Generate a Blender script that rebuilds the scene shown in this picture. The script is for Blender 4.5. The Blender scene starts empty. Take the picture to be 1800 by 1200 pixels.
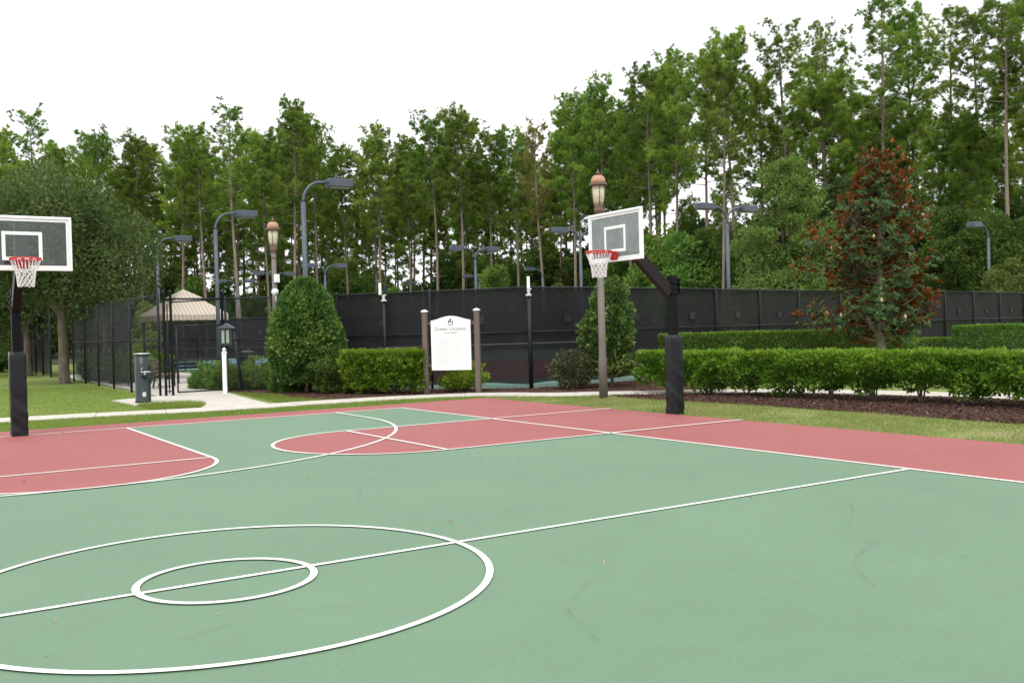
import bpy, math, random
import numpy as np
from mathutils import Matrix, Vector

# ------------------------------------------------------------------ camera, light, exposure
SC = bpy.context.scene
COL = SC.collection
cam = bpy.data.cameras.new('camera'); cam.sensor_width = 36; cam.lens = 33.957; cam.clip_end = 2000; cam.clip_start = 0.05
cam.sensor_fit = 'HORIZONTAL'
co = bpy.data.objects.new('camera', cam); COL.objects.link(co)
f_, yaw, pitch, roll = 1697.87, 0.5701, 0.0118, -0.0268
F = Vector((math.sin(yaw)*math.cos(pitch), math.cos(yaw)*math.cos(pitch), -math.sin(pitch)))
R0 = Vector((math.cos(yaw), -math.sin(yaw), 0)); U0 = R0.cross(F)
R = R0*math.cos(roll)+U0*math.sin(roll); U = -R0*math.sin(roll)+U0*math.cos(roll)
M = Matrix((R, U, -F)).transposed().to_4x4(); M.translation = Vector((-1.8826, -6.637, 1.6637))
co.matrix_world = M
SC.camera = co

SUN_EL, SUN_AZ = math.radians(58), math.radians(215)      # azimuth clockwise from +Y
w = bpy.data.worlds.new('World'); SC.world = w; w.use_nodes = True
nt = w.node_tree; nt.nodes.clear()
out = nt.nodes.new('ShaderNodeOutputWorld'); bg = nt.nodes.new('ShaderNodeBackground')
sky = nt.nodes.new('ShaderNodeTexSky'); sky.sky_type = 'NISHITA'; sky.sun_disc = False
sky.sun_elevation = SUN_EL; sky.sun_rotation = SUN_AZ
tc = nt.nodes.new('ShaderNodeTexCoord'); cl = nt.nodes.new('ShaderNodeTexNoise')
cl.inputs['Scale'].default_value = 2.2; cl.inputs['Detail'].default_value = 4
cr = nt.nodes.new('ShaderNodeValToRGB')                   # high overcast: almost even white
cr.color_ramp.elements[0].position = .3; cr.color_ramp.elements[0].color = (10.2, 10.4, 10.7, 1)
cr.color_ramp.elements[1].position = .7; cr.color_ramp.elements[1].color = (11.6, 11.6, 11.5, 1)
mx = nt.nodes.new('ShaderNodeMix'); mx.data_type = 'RGBA'; mx.inputs[0].default_value = .9
nt.links.new(tc.outputs['Generated'], cl.inputs['Vector']); nt.links.new(cl.outputs['Fac'], cr.inputs['Fac'])
nt.links.new(sky.outputs['Color'], mx.inputs[6]); nt.links.new(cr.outputs['Color'], mx.inputs[7])
nt.links.new(mx.outputs[2], bg.inputs['Color']); bg.inputs['Strength'].default_value = 0.1
nt.links.new(bg.outputs[0], out.inputs['Surface'])
sl = bpy.data.lights.new('sun', 'SUN'); sl.energy = 1.3; sl.angle = math.radians(22); sl.color = (1, .965, .91)
so = bpy.data.objects.new('sun', sl); COL.objects.link(so)
sd = Vector((math.sin(SUN_AZ)*math.cos(SUN_EL), math.cos(SUN_AZ)*math.cos(SUN_EL), math.sin(SUN_EL)))
so.rotation_euler = sd.to_track_quat('Z', 'Y').to_euler(); so.location = (0, 0, 60)
SC.view_settings.view_transform = 'Standard'; SC.view_settings.look = 'None'
SC.view_settings.gamma = 1; SC.view_settings.exposure = 0.75
try: SC.view_settings.use_curve_mapping = False
except Exception: pass
SC.cycles.transparent_max_bounces = 24; SC.cycles.max_bounces = 8

PI = math.pi
rng = np.random.default_rng(11); rnd = random.Random(5)

# ------------------------------------------------------------------ materials
def newmat(name):
    m = bpy.data.materials.new(name); m.use_nodes = True
    n = m.node_tree; b = n.nodes['Principled BSDF']
    return m, n, b
def L(n, a, b): n.links.new(a, b)
def ramp(n, stops):
    r = n.nodes.new('ShaderNodeValToRGB'); e = r.color_ramp.elements
    while len(e) < len(stops): e.new(.5)
    for i, (p, c) in enumerate(stops):
        e[i].position = p; e[i].color = (*c, 1) if len(c) == 3 else c
    return r
def noise(n, scale, detail=5, rough=.6, vec=None, stretch=None):
    t = n.nodes.new('ShaderNodeTexNoise'); t.inputs['Scale'].default_value = scale
    t.inputs['Detail'].default_value = detail; t.inputs['Roughness'].default_value = rough
    c = n.nodes.new('ShaderNodeTexCoord'); src = c.outputs['Object']
    if stretch:
        mp = n.nodes.new('ShaderNodeMapping'); mp.inputs['Scale'].default_value = stretch
        L(n, src, mp.inputs['Vector']); src = mp.outputs[0]
    L(n, src, t.inputs['Vector'])
    return t
def mat(name, c, rough=.6, var=.12, scale=6, metal=0, spec=.4, bump=0, bscale=60, stretch=None, detail=6):
    m, n, b = newmat(name)
    t = noise(n, scale, detail, .65, stretch=stretch)
    lo = [x*(1-var) for x in c]; hi = [min(1, x*(1+var)) for x in c]
    r = ramp(n, [(.3, lo), (.7, hi)]); L(n, t.outputs['Fac'], r.inputs['Fac']); L(n, r.outputs[0], b.inputs['Base Color'])
    b.inputs['Roughness'].default_value = rough; b.inputs['Metallic'].default_value = metal
    b.inputs['Specular IOR Level'].default_value = spec
    if bump:
        t2 = noise(n, bscale, 4, .6, stretch=stretch); bp = n.nodes.new('ShaderNodeBump'); bp.inputs['Strength'].default_value = bump
        bp.inputs['Distance'].default_value = .02
        L(n, t2.outputs['Fac'], bp.inputs['Height']); L(n, bp.outputs[0], b.inputs['Normal'])
    return m
def leafmat(name, dark, mid, light, trans=.3, rough=.45, spec=.35, back=None, k=1.5):
    dark, mid, light = [[x*k for x in c] for c in (dark, mid, light)]
    """leaf: colour varies per leaf, per clump (tint attribute) and per plant"""
    m, n, b = newmat(name)
    g = n.nodes.new('ShaderNodeNewGeometry'); at = n.nodes.new('ShaderNodeAttribute'); at.attribute_name = 'tint'
    oi = n.nodes.new('ShaderNodeObjectInfo')
    a1 = n.nodes.new('ShaderNodeMath'); a1.operation = 'MULTIPLY_ADD'; a1.inputs[1].default_value = .45
    L(n, g.outputs['Random Per Island'], a1.inputs[0])
    a2 = n.nodes.new('ShaderNodeMath'); a2.operation = 'MULTIPLY'; a2.inputs[1].default_value = .55
    L(n, at.outputs['Fac'], a2.inputs[0]); L(n, a2.outputs[0], a1.inputs[2])
    r = ramp(n, [(0.05, dark), (.5, mid), (.95, light)]); L(n, a1.outputs[0], r.inputs['Fac'])
    hs = n.nodes.new('ShaderNodeHueSaturation')
    mr = n.nodes.new('ShaderNodeMapRange'); mr.inputs[3].default_value = .74; mr.inputs[4].default_value = 1.22
    L(n, oi.outputs['Random'], mr.inputs[0]); L(n, mr.outputs[0], hs.inputs['Value'])
    ml = n.nodes.new('ShaderNodeMath'); ml.operation = 'MULTIPLY'; ml.inputs[1].default_value = 7.31
    fr = n.nodes.new('ShaderNodeMath'); fr.operation = 'FRACT'
    mh = n.nodes.new('ShaderNodeMapRange'); mh.inputs[3].default_value = .490; mh.inputs[4].default_value = .512
    L(n, oi.outputs['Random'], ml.inputs[0]); L(n, ml.outputs[0], fr.inputs[0]); L(n, fr.outputs[0], mh.inputs[0]); L(n, mh.outputs[0], hs.inputs['Hue'])
    L(n, r.outputs[0], hs.inputs['Color'])
    colout = hs.outputs[0]
    if back:
        mb = n.nodes.new('ShaderNodeMix'); mb.data_type = 'RGBA'
        rb = ramp(n, [(0, [x*.6 for x in back]), (1, [min(1, x*1.5) for x in back])]); L(n, g.outputs['Random Per Island'], rb.inputs[0])
        L(n, g.outputs['Backfacing'], mb.inputs[0]); L(n, colout, mb.inputs[6]); L(n, rb.outputs[0], mb.inputs[7]); colout = mb.outputs[2]
    L(n, colout, b.inputs['Base Color']); b.inputs['Roughness'].default_value = rough; b.inputs['Specular IOR Level'].default_value = spec
    if trans:
        tr = n.nodes.new('ShaderNodeBsdfTranslucent'); ms = n.nodes.new('ShaderNodeMixShader'); ms.inputs[0].default_value = trans
        h2 = n.nodes.new('ShaderNodeHueSaturation'); h2.inputs['Saturation'].default_value = 1.1; h2.inputs['Value'].default_value = 1.35
        L(n, colout, h2.inputs['Color']); L(n, h2.outputs[0], tr.inputs['Color'])
        L(n, b.outputs[0], ms.inputs[1]); L(n, tr.outputs[0], ms.inputs[2]); L(n, ms.outputs[0], n.nodes['Material Output'].inputs['Surface'])
    return m
def courtmat(name, c, c2):
    m, n, b = newmat(name)
    t1 = noise(n, .35, 6, .6); r1 = ramp(n, [(.32, c), (.7, c2)]); L(n, t1.outputs['Fac'], r1.inputs['Fac'])
    t2 = noise(n, 3.2, 8, .72); r2 = ramp(n, [(.3, (.94, .94, .94)), (.62, (1.03, 1.03, 1.03))]); L(n, t2.outputs['Fac'], r2.inputs['Fac'])
    t3 = noise(n, 140, 2, .5); r3 = ramp(n, [(.3, (.86, .86, .86)), (.7, (1.12, 1.12, 1.12))]); L(n, t3.outputs['Fac'], r3.inputs['Fac'])
    t4 = noise(n, 1.1, 10, .8, stretch=(1, .22, 1)); r4 = ramp(n, [(.34, (.92, .925, .92)), (.42, (1, 1, 1))]); L(n, t4.outputs['Fac'], r4.inputs['Fac'])
    cur = r1.outputs[0]
    for r in (r2, r3, r4):
        x = n.nodes.new('ShaderNodeMix'); x.data_type = 'RGBA'; x.blend_type = 'MULTIPLY'; x.inputs[0].default_value = 1
        L(n, cur, x.inputs[6]); L(n, r.outputs[0], x.inputs[7]); cur = x.outputs[2]
    L(n, cur, b.inputs['Base Color'])
    rr = ramp(n, [(.3, (.62,)*3), (.7, (.8,)*3)]); L(n, t2.outputs['Fac'], rr.inputs['Fac']); L(n, rr.outputs[0], b.inputs['Roughness'])
    b.inputs['Specular IOR Level'].default_value = .3
    bp = n.nodes.new('ShaderNodeBump'); bp.inputs['Strength'].default_value = .12; bp.inputs['Distance'].default_value = .004
    L(n, t3.outputs['Fac'], bp.inputs['Height']); L(n, bp.outputs[0], b.inputs['Normal'])
    return m
def groundmat(name, stops, scale=.5, fine=30, bump=.5):
    m, n, b = newmat(name)
    t1 = noise(n, scale, 8, .68); r1 = ramp(n, stops); L(n, t1.outputs['Fac'], r1.inputs['Fac'])
    t2 = noise(n, fine, 4, .7); r2 = ramp(n, [(.25, (.62, .62, .62)), (.75, (1.3, 1.3, 1.3))]); L(n, t2.outputs['Fac'], r2.inputs['Fac'])
    x = n.nodes.new('ShaderNodeMix'); x.data_type = 'RGBA'; x.blend_type = 'MULTIPLY'; x.inputs[0].default_value = 1
    L(n, r1.outputs[0], x.inputs[6]); L(n, r2.outputs[0], x.inputs[7]); L(n, x.outputs[2], b.inputs['Base Color'])
    b.inputs['Roughness'].default_value = .9; b.inputs['Specular IOR Level'].default_value = .1
    bp = n.nodes.new('ShaderNodeBump'); bp.inputs['Strength'].default_value = bump; bp.inputs['Distance'].default_value = .03
    L(n, t2.outputs['Fac'], bp.inputs['Height']); L(n, bp.outputs[0], b.inputs['Normal'])
    return m
def screenmat(name, c, alpha):
    """woven wind screen: partly see-through cloth"""
    m, n, b = newmat(name)
    t = noise(n, 1.3, 6, .6, stretch=(1, 1, .35)); r = ramp(n, [(.3, [x*.8 for x in c]), (.7, [x*1.25 for x in c])]); L(n, t.outputs['Fac'], r.inputs['Fac'])
    L(n, r.outputs[0], b.inputs['Base Color']); b.inputs['Roughness'].default_value = .8; b.inputs['Specular IOR Level'].default_value = .2
    t2 = noise(n, 90, 2, .5)
    ra = ramp(n, [(.3, (alpha-.08,)*3), (.7, (min(1, alpha+.06),)*3)]); L(n, t2.outputs['Fac'], ra.inputs['Fac'])
    tr = n.nodes.new('ShaderNodeBsdfTransparent'); ms = n.nodes.new('ShaderNodeMixShader')
    L(n, ra.outputs[0], ms.inputs[0]); L(n, tr.outputs[0], ms.inputs[1]); L(n, b.outputs[0], ms.inputs[2])
    L(n, ms.outputs[0], n.nodes['Material Output'].inputs['Surface'])
    return m
def glassmat(name, lo=.005, hi=.03):
    m, n, b = newmat(name)
    tr = n.nodes.new('ShaderNodeBsdfTransparent'); tr.inputs['Color'].default_value = (.80, .86, .84, 1)
    gl = n.nodes.new('ShaderNodeBsdfGlossy'); gl.inputs['Roughness'].default_value = .03
    fr = n.nodes.new('ShaderNodeFresnel'); fr.inputs['IOR'].default_value = 1.5
    ms = n.nodes.new('ShaderNodeMixShader'); L(n, fr.outputs[0], ms.inputs[0]); L(n, tr.outputs[0], ms.inputs[1]); L(n, gl.outputs[0], ms.inputs[2])
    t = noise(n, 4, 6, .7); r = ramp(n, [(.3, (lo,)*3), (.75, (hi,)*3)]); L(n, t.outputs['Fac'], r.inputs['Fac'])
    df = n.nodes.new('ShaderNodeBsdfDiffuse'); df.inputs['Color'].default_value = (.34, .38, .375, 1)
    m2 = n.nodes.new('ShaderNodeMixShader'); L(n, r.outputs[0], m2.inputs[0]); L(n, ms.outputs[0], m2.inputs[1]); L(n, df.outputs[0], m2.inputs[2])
    L(n, m2.outputs[0], n.nodes['Material Output'].inputs['Surface'])
    return m
def stripemat(name):
    m, n, b = newmat(name)
    at = n.nodes.new('ShaderNodeAttribute'); at.attribute_name = 'tint'
    ml = n.nodes.new('ShaderNodeMath'); ml.operation = 'FRACT'; L(n, at.outputs['Fac'], ml.inputs[0])
    r = ramp(n, [(0, (.46, .40, .33)), (.42, (.46, .40, .33)), (.46, (.29, .24, .19)), (.60, (.29, .24, .19)), (.66, (.37, .315, .255)), (.92, (.37, .315, .255)), (.96, (.31, .255, .2))])
    L(n, ml.outputs[0], r.inputs['Fac']); L(n, r.outputs[0], b.inputs['Base Color']); b.inputs['Roughness'].default_value = .85
    return m

MT = {}
MT['grass'] = groundmat('grass', [(.3, (.105, .15, .03)), (.46, (.14, .19, .044)), (.6, (.17, .205, .06)), (.74, (.21, .2, .085))], .7, 26)
MT['dry'] = groundmat('dry_grass', [(.3, (.11, .15, .035)), (.46, (.165, .195, .055)), (.58, (.22, .215, .09)), (.70, (.27, .22, .14))], 1.1, 22)
MT['forest'] = groundmat('forest_floor', [(.3, (.03, .028, .014)), (.6, (.05, .06, .02)), (.8, (.07, .08, .025))], .2, 8)
MT['mulch'] = groundmat('mulch', [(.25, (.04, .022, .015)), (.5, (.075, .04, .028)), (.75, (.115, .068, .045))], 1.6, 22, 1)
MT['red'] = courtmat('red_court_paint', (.248, .069, .066), (.280, .086, .081))
MT['green'] = courtmat('green_court_paint', (.107, .181, .113), (.121, .202, .126))
MT['line'] = mat('white_line_paint', (.70, .71, .665), .65, .13, 9, detail=10)
MT['tgreen'] = courtmat('tennis_green_paint', (.075, .17, .13), (.09, .19, .15))
MT['tred'] = courtmat('tennis_maroon_paint', (.19, .05, .06), (.22, .06, .07))
MT['tblue'] = courtmat('tennis_blue_paint', (.08, .14, .30), (.1, .17, .34))
MT['conc'] = mat('concrete', (.44, .41, .36), .85, .16, 2.2, bump=.25, bscale=70)
MT['black'] = mat('black_paint', (.004, .0045, .0055), .55, .25, 8, spec=.13)
MT['pad'] = mat('black_vinyl_pad', (.007, .008, .0105), .36, .25, 9, spec=.3)
MT['steel'] = mat('dark_grey_steel', (.068, .082, .105), .5, .18, 3)
MT['head'] = mat('blue_grey_lamp_housing', (.062, .075, .10), .5, .15, 3)
MT['fence'] = mat('black_coated_pipe', (.010, .0115, .015), .5, .2, 6, spec=.3)
MT['wire'] = mat('black_coated_wire', (.02, .022, .026), .5, .2, 6)
MT['screen'] = screenmat('black_wind_screen', (.0125, .0128, .0135), .94)
MT['screen2'] = screenmat('worn_wind_screen', (.012, .013, .0135), .66)
MT['vent'] = screenmat('screen_vent_mesh', (.035, .037, .04), .85)
MT['white'] = mat('white_powder_coat', (.76, .77, .77), .4, .04, 4)
MT['rim'] = mat('red_rim_paint', (.50, .022, .022), .4, .1, 5)
MT['net'] = mat('white_net_cord', (.74, .73, .72), .8, .06, 20)
MT['glass'] = glassmat('backboard_glass'); MT['painted_sheen'] = glassmat('painted_sheen_backboard_glass', .35, .72)  # second glass, right board: pale sky reflection painted in as a diffuse veil
MT['arm'] = mat('black_arm_paint', (.009, .006, .006), .5, .2, 6, spec=.25)
MT['post'] = mat('brown_composite_post', (.125, .092, .076), .7, .12, 10, stretch=(1, 1, .08))
MT['signface'] = mat('white_sign_face', (.80, .79, .79), .35, .03, 3)
MT['print'] = mat('dark_grey_sign_print', (.09, .08, .09), .6, .2, 3)
MT['print2'] = mat('pale_grey_sign_print', (.50, .49, .50), .6, .05, 3)
MT['lamppost'] = mat('weathered_bronze_post', (.135, .118, .105), .6, .22, 5, stretch=(1, 1, .2))
MT['copper'] = mat('faded_copper_dome', (.38, .205, .12), .5, .18, 14)
MT['rimb'] = mat('brown_lantern_metal', (.13, .075, .06), .5, .2, 10)
MT['lens'] = mat('cream_lantern_glass', (.50, .46, .33), .22, .1, 7)
MT['fount'] = mat('dark_green_fountain_enamel', (.014, .026, .026), .4, .12, 4)
MT['chrome'] = mat('brushed_steel', (.55, .56, .57), .3, .1, 12, metal=.9)
MT['pane'] = mat('pale_green_pane', (.26, .30, .25), .25, .2, 10)
MT['label'] = mat('pale_label', (.50, .52, .50), .5, .08, 10)
MT['canvas'] = stripemat('striped_canvas')
MT['wood'] = mat('brown_bench_slat', (.15, .09, .055), .6, .2, 8, stretch=(.3, 1, 1))
MT['bark'] = mat('pine_bark', (.20, .155, .128), .9, .42, 3, bump=.9, bscale=9, stretch=(1, 1, .22), detail=9)
MT['oakbark'] = mat('oak_bark_with_lichen', (.14, .115, .085), .9, .55, 5, bump=.9, bscale=14, stretch=(1, 1, .35), detail=9)
MT['magbark'] = mat('grey_magnolia_bark', (.22, .19, .16), .85, .3, 6, bump=.5, bscale=20)
MT['stem'] = mat('shrub_stem', (.13, .095, .065), .85, .3, 12)
MT['pine'] = leafmat('pine_needles', (.022, .045, .008), (.068, .112, .018), (.155, .192, .036), .28, .6, .1, k=2.1)
MT['pinebrown'] = leafmat('browning_pine_needles', (.07, .075, .02), (.12, .115, .03), (.17, .14, .05), .4, .6, .12)
MT['oak'] = leafmat('oak_leaves', (.028, .048, .016), (.054, .080, .026), (.098, .128, .046), .28, .6, .1, k=1.3)
MT['under'] = leafmat('understory_leaves', (.036, .068, .016), (.064, .112, .024), (.12, .165, .036), .4, .6, .12, k=1.7)
MT['lime'] = leafmat('light_green_leaves', (.055, .085, .022), (.10, .138, .036), (.17, .20, .062), .4, .6, .1, k=1.35)
MT['deep'] = leafmat('dark_green_leaves', (.024, .046, .011), (.044, .076, .017), (.085, .12, .028), .32, .6, .08)
MT['cone'] = leafmat('holly_leaves', (.014, .032, .009), (.052, .092, .02), (.15, .185, .045), .26, .42, .22, k=1.85)
MT['cone2'] = leafmat('loose_holly_leaves', (.014, .032, .009), (.045, .082, .018), (.12, .15, .04), .24, .42, .2, k=1.45)
MT['hedge'] = leafmat('hedge_leaves', (.022, .056, .008), (.058, .132, .014), (.135, .20, .03), .36, .5, .18, k=1.9)
MT['hedge2'] = leafmat('clipped_hedge_leaves', (.020, .045, .008), (.048, .096, .015), (.115, .165, .03), .32, .5, .18, k=1.85)
MT['yellowhedge'] = leafmat('yellow_green_hedge_leaves', (.045, .085, .010), (.10, .16, .016), (.20, .235, .03), .32, .5, .2, k=1.4)
MT['juniper'] = leafmat('juniper_sprays', (.032, .064, .018), (.062, .112, .022), (.11, .158, .036), .2, .7, .06)
MT['redbush'] = leafmat('reddish_shrub_leaves', (.022, .034, .012), (.045, .05, .02), (.075, .06, .03), .2, .45, .35)
MT['mag'] = leafmat('magnolia_leaves', (.014, .032, .010), (.028, .054, .016), (.075, .105, .032), .12, .42, .08, back=(.225, .066, .024), k=1.35)
MT['bud'] = mat('pale_seed_pod', (.42, .30, .17), .7, .2, 20)
MT['blade'] = leafmat('grass_blades', (.095, .15, .022), (.14, .195, .042), (.22, .235, .075), .4, .65, .1, k=1.25)
MT['dryblade'] = leafmat('dry_grass_blades', (.10, .145, .028), (.155, .195, .055), (.28, .25, .12), .3, .7, .1, k=1.15)
MT['chip'] = leafmat('mulch_chips', (.03, .017, .012), (.066, .037, .027), (.14, .09, .066), 0, .85, .2, k=1)
MT['litter'] = leafmat('dry_leaf_litter', (.22, .15, .08), (.34, .26, .16), (.45, .38, .26), .1, .7, .2, k=1)
def scuffmat():
    m, n, b = newmat('rubber_scuff'); b.inputs['Base Color'].default_value = (.05, .075, .06, 1); b.inputs['Roughness'].default_value = .8
    t = noise(n, 6, 6, .7); r = ramp(n, [(.4, (0, 0, 0)), (.75, (.24,)*3)]); L(n, t.outputs['Fac'], r.inputs['Fac'])
    tr = n.nodes.new('ShaderNodeBsdfTransparent'); ms = n.nodes.new('ShaderNodeMixShader')
    L(n, r.outputs[0], ms.inputs[0]); L(n, tr.outputs[0], ms.inputs[1]); L(n, b.outputs[0], ms.inputs[2]); L(n, ms.outputs[0], n.nodes['Material Output'].inputs['Surface'])
    return m
MT['scuff'] = scuffmat()

# ------------------------------------------------------------------ object helpers
def tag(o, label=None, cat=None, group=None, kind=None):
    if label: o['label'] = label
    if cat: o['category'] = cat
    if group: o['group'] = group
    if kind: o['kind'] = kind
    return o
def thing(name, label, cat, loc=(0, 0, 0), rz=0, group=None):
    o = bpy.data.objects.new(name, None); o.empty_display_size = .2; COL.objects.link(o)
    o.location = loc; o.rotation_euler = (0, 0, rz)
    return tag(o, label, cat, group)
class MB:
    def __init__(s): s.v = []; s.f = []; s.sm = []; s.tint = []
    def add(s, vs, fs, smooth=False, tint=None):
        b = len(s.v); s.v += [tuple(x) for x in vs]; s.f += [tuple(b+i for i in q) for q in fs]; s.sm += [smooth]*len(fs)
        s.tint += list(tint) if tint is not None else [0.]*len(vs)
        return s
    def box(s, c, d, rz=0, ry=0, bev=0):
        x, y, z = d[0]/2, d[1]/2, d[2]/2
        if bev:
            vs = []
            for sz in (-1, 1):
                for (a, b_) in ((-x+bev, -y), (x-bev, -y), (x, -y+bev), (x, y-bev), (x-bev, y), (-x+bev, y), (-x, y-bev), (-x, -y+bev)):
                    vs.append((a, b_, sz*(z-bev)))
            for sz in (-1, 1):
                for (a, b_) in ((-x+bev, -y+bev), (x-bev, -y+bev), (x-bev, y-bev), (-x+bev, y-bev)): vs.append((a, b_, sz*z))
            fs = [(i, (i+1) % 8, 8+(i+1) % 8, 8+i) for i in range(8)]
            lo = [16, 17, 18, 19]; hi = [20, 21, 22, 23]
            fs += [tuple(reversed(lo)), tuple(hi)]
            mp = [0, 1, 1, 2, 2, 3, 3, 0]
            for i in range(8):
                j = (i+1) % 8
                for base, cap, rev in ((0, lo, True), (8, hi, False)):
                    q = [base+i, base+j, cap[mp[j]]] + ([cap[mp[i]]] if mp[i] != mp[j] else [])
                    fs.append(tuple(reversed(q)) if rev else tuple(q))
        else:
            vs = [(-x, -y, -z), (x, -y, -z), (x, y, -z), (-x, y, -z), (-x, -y, z), (x, -y, z), (x, y, z), (-x, y, z)]
            fs = [(3, 2, 1, 0), (4, 5, 6, 7), (0, 1, 5, 4), (1, 2, 6, 5), (2, 3, 7, 6), (3, 0, 4, 7)]
        rot = Matrix.Rotation(rz, 3, 'Z') @ Matrix.Rotation(ry, 3, 'Y')
        return s.add([rot @ Vector(v)+Vector(c) for v in vs], fs)
    def tube(s, pts, rad, n=8, cap=True, smooth=True):
        pts = [Vector(p) for p in pts]; m = len(pts)
        if not hasattr(rad, '__len__'): rad = [rad]*m
        vs = []; ref = Vector((.31, .77, .2))
        for i, p in enumerate(pts):
            t = (pts[min(i+1, m-1)]-pts[max(i-1, 0)]).normalized()
            a = t.cross(ref); a = a.normalized() if a.length > 1e-4 else t.orthogonal().normalized(); b = t.cross(a)
            for k in range(n):
                q = 2*PI*k/n; vs.append(p+(a*math.cos(q)+b*math.sin(q))*rad[i])
        fs = [(i*n+k, i*n+(k+1) % n, (i+1)*n+(k+1) % n, (i+1)*n+k) for i in range(m-1) for k in range(n)]
        if cap: fs += [tuple(reversed(range(n))), tuple(range((m-1)*n, m*n))]
        return s.add(vs, fs, smooth)
    def lathe(s, prof, n=16, c=(0, 0, 0), smooth=True):
        vs = [(c[0]+r*math.cos(2*PI*k/n), c[1]+r*math.sin(2*PI*k/n), c[2]+z) for r, z in prof for k in range(n)]
        m = len(prof)
        fs = [(i*n+k, i*n+(k+1) % n, (i+1)*n+(k+1) % n, (i+1)*n+k) for i in range(m-1) for k in range(n)]
        fs += [tuple(reversed(range(n))), tuple(range((m-1)*n, m*n))]
        return s.add(vs, fs, smooth)
    def poly(s, pts, z): return s.add([(x, y, z) for x, y in pts], [tuple(range(len(pts)))])
    def prism(s, pts, z0, z1):
        n = len(pts)
        return s.add([(x, y, z0) for x, y in pts]+[(x, y, z1) for x, y in pts],
                     [tuple(reversed(range(n))), tuple(range(n, 2*n))]+[(i, (i+1) % n, n+(i+1) % n, n+i) for i in range(n)])
    def build(s, name, m, parent=None, tint=False, loc=None):
        me = bpy.data.meshes.new(name); me.from_pydata(s.v, [], s.f); me.materials.append(m)
        me.polygons.foreach_set('use_smooth', s.sm)
        if tint: me.attributes.new('tint', 'FLOAT', 'POINT').data.foreach_set('value', s.tint)
        me.update()
        o = bpy.data.objects.new(name, me); COL.objects.link(o)
        if parent: o.parent = parent
        if loc is not None: o.location = loc
        return o
def mesh_tris(name, V, T, tint, m, parent=None, loc=None, kind='stuff'):
    me = bpy.data.meshes.new(name); nv, nt_ = len(V), len(T)
    me.vertices.add(nv); me.vertices.foreach_set('co', np.ascontiguousarray(V, dtype=np.float32).ravel())
    me.loops.add(nt_*3); me.loops.foreach_set('vertex_index', np.ascontiguousarray(T, dtype=np.int32).ravel())
    me.polygons.add(nt_); me.polygons.foreach_set('loop_start', np.arange(0, nt_*3, 3, dtype=np.int32))
    me.update(calc_edges=True); me.materials.append(m)
    me.attributes.new('tint', 'FLOAT', 'POINT').data.foreach_set('value', np.ascontiguousarray(tint, dtype=np.float32))
    o = bpy.data.objects.new(name, me); COL.objects.link(o)
    if parent: o.parent = parent
    if loc is not None: o.location = loc
    if kind: o['kind'] = kind
    return o
def copy_tree(o, parent=None):
    c = o.copy(); COL.objects.link(c)
    if parent: c.parent = parent
    for ch in o.children: copy_tree(ch, c)
    return c
def unit(a): return a/np.maximum(np.linalg.norm(a, axis=-1, keepdims=True), 1e-9)

def leaf_arrays(P, D, size, tint, g, aspect=.5, spread=.8, fold=.25, droop=0.):
    """diamond leaves folded along the midrib. P base points, D rough outward directions"""
    n = len(P)
    d = unit(D+spread*g.normal(size=(n, 3))); d[:, 2] -= droop; d = unit(d)
    s = unit(np.cross(d, g.normal(size=(n, 3)))); up = np.cross(s, d)
    sz = (size*(.65+.7*g.random(n)))[:, None]
    a = P; t = P+d*sz; mid = P+d*sz*.48
    l = mid+s*sz*aspect*.5+up*sz*fold*aspect; r = mid-s*sz*aspect*.5+up*sz*fold*aspect
    V = np.stack([a, r, t, l], 1).reshape(-1, 3)
    b = np.arange(n)*4
    T = np.stack([np.stack([b, b+1, b+2], 1), np.stack([b, b+2, b+3], 1)], 1).reshape(-1, 3)
    return V, T, np.repeat(tint, 4)
def lumps(P, g, k=5, sc=1.):
    """smooth random field -1..1 over points"""
    f = np.zeros(len(P))
    for _ in range(k):
        q = g.normal(size=3)*sc; f += np.sin(P@q+g.random()*6.28)
    return f/k**.5/1.2
def needle_arrays(P, D, length, K, g, tint, width=.03, spread=.95):
    n = len(P)
    p = np.repeat(P, K, 0); d = unit(np.repeat(D, K, 0)+spread*g.normal(size=(n*K, 3)))
    ln = (length*(.75+.5*g.random(n*K)))[:, None]
    s = unit(np.cross(d, g.normal(size=(n*K, 3))))*width*.5
    V = np.stack([p-s+d*ln*.05, p+s+d*ln*.05, p+d*ln+np.array([0, 0, -.12])*ln], 1).reshape(-1, 3)
    T = np.arange(n*K*3).reshape(-1, 3)
    return V, T, np.repeat(np.repeat(tint, K), 3)

# ------------------------------------------------------------------ ground, court and paths
def sheet(name, pts, z, m, kind='structure'):
    return tag(MB().poly(pts, z).build(name, m), kind=kind)
def slab(name, pts, z0, z1, m): return tag(MB().prism(pts, z0, z1).build(name, m), kind='structure')
def grid_ground():
    b = MB(); b.poly([(-450, -450), (450, -450), (450, 450), (-450, 450)], -.034)
    return tag(b.build('ground', MT['grass']), kind='structure')
grid_ground()
sheet('forest_floor', [(-160, 66), (4.3, 70), (20, 78), (34, 74), (50, 62), (56, 40), (60, 24), (200, -60), (300, 200), (0, 320), (-200, 200)], -.028, MT['forest'])
CX, CY, HW, HL = 10.45, 13.95, 7.572, 12.70
slab('court_red_surface', [(-CX, -CY), (CX, -CY), (CX, CY), (-CX, CY)], -.2, 0, MT['red'])
sheet('court_green_surface', [(-HW, -HL), (HW, -HL), (HW, HL), (-HW, HL)], .004, MT['green'])
def arc(cx, cy, r, a0, a1, n=40): return [(cx+r*math.cos(a0+(a1-a0)*i/n), cy+r*math.sin(a0+(a1-a0)*i/n)) for i in range(n+1)]
YC, XF, XE, LW = 7.085, 4.63, 10.44, 1.803
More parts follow.
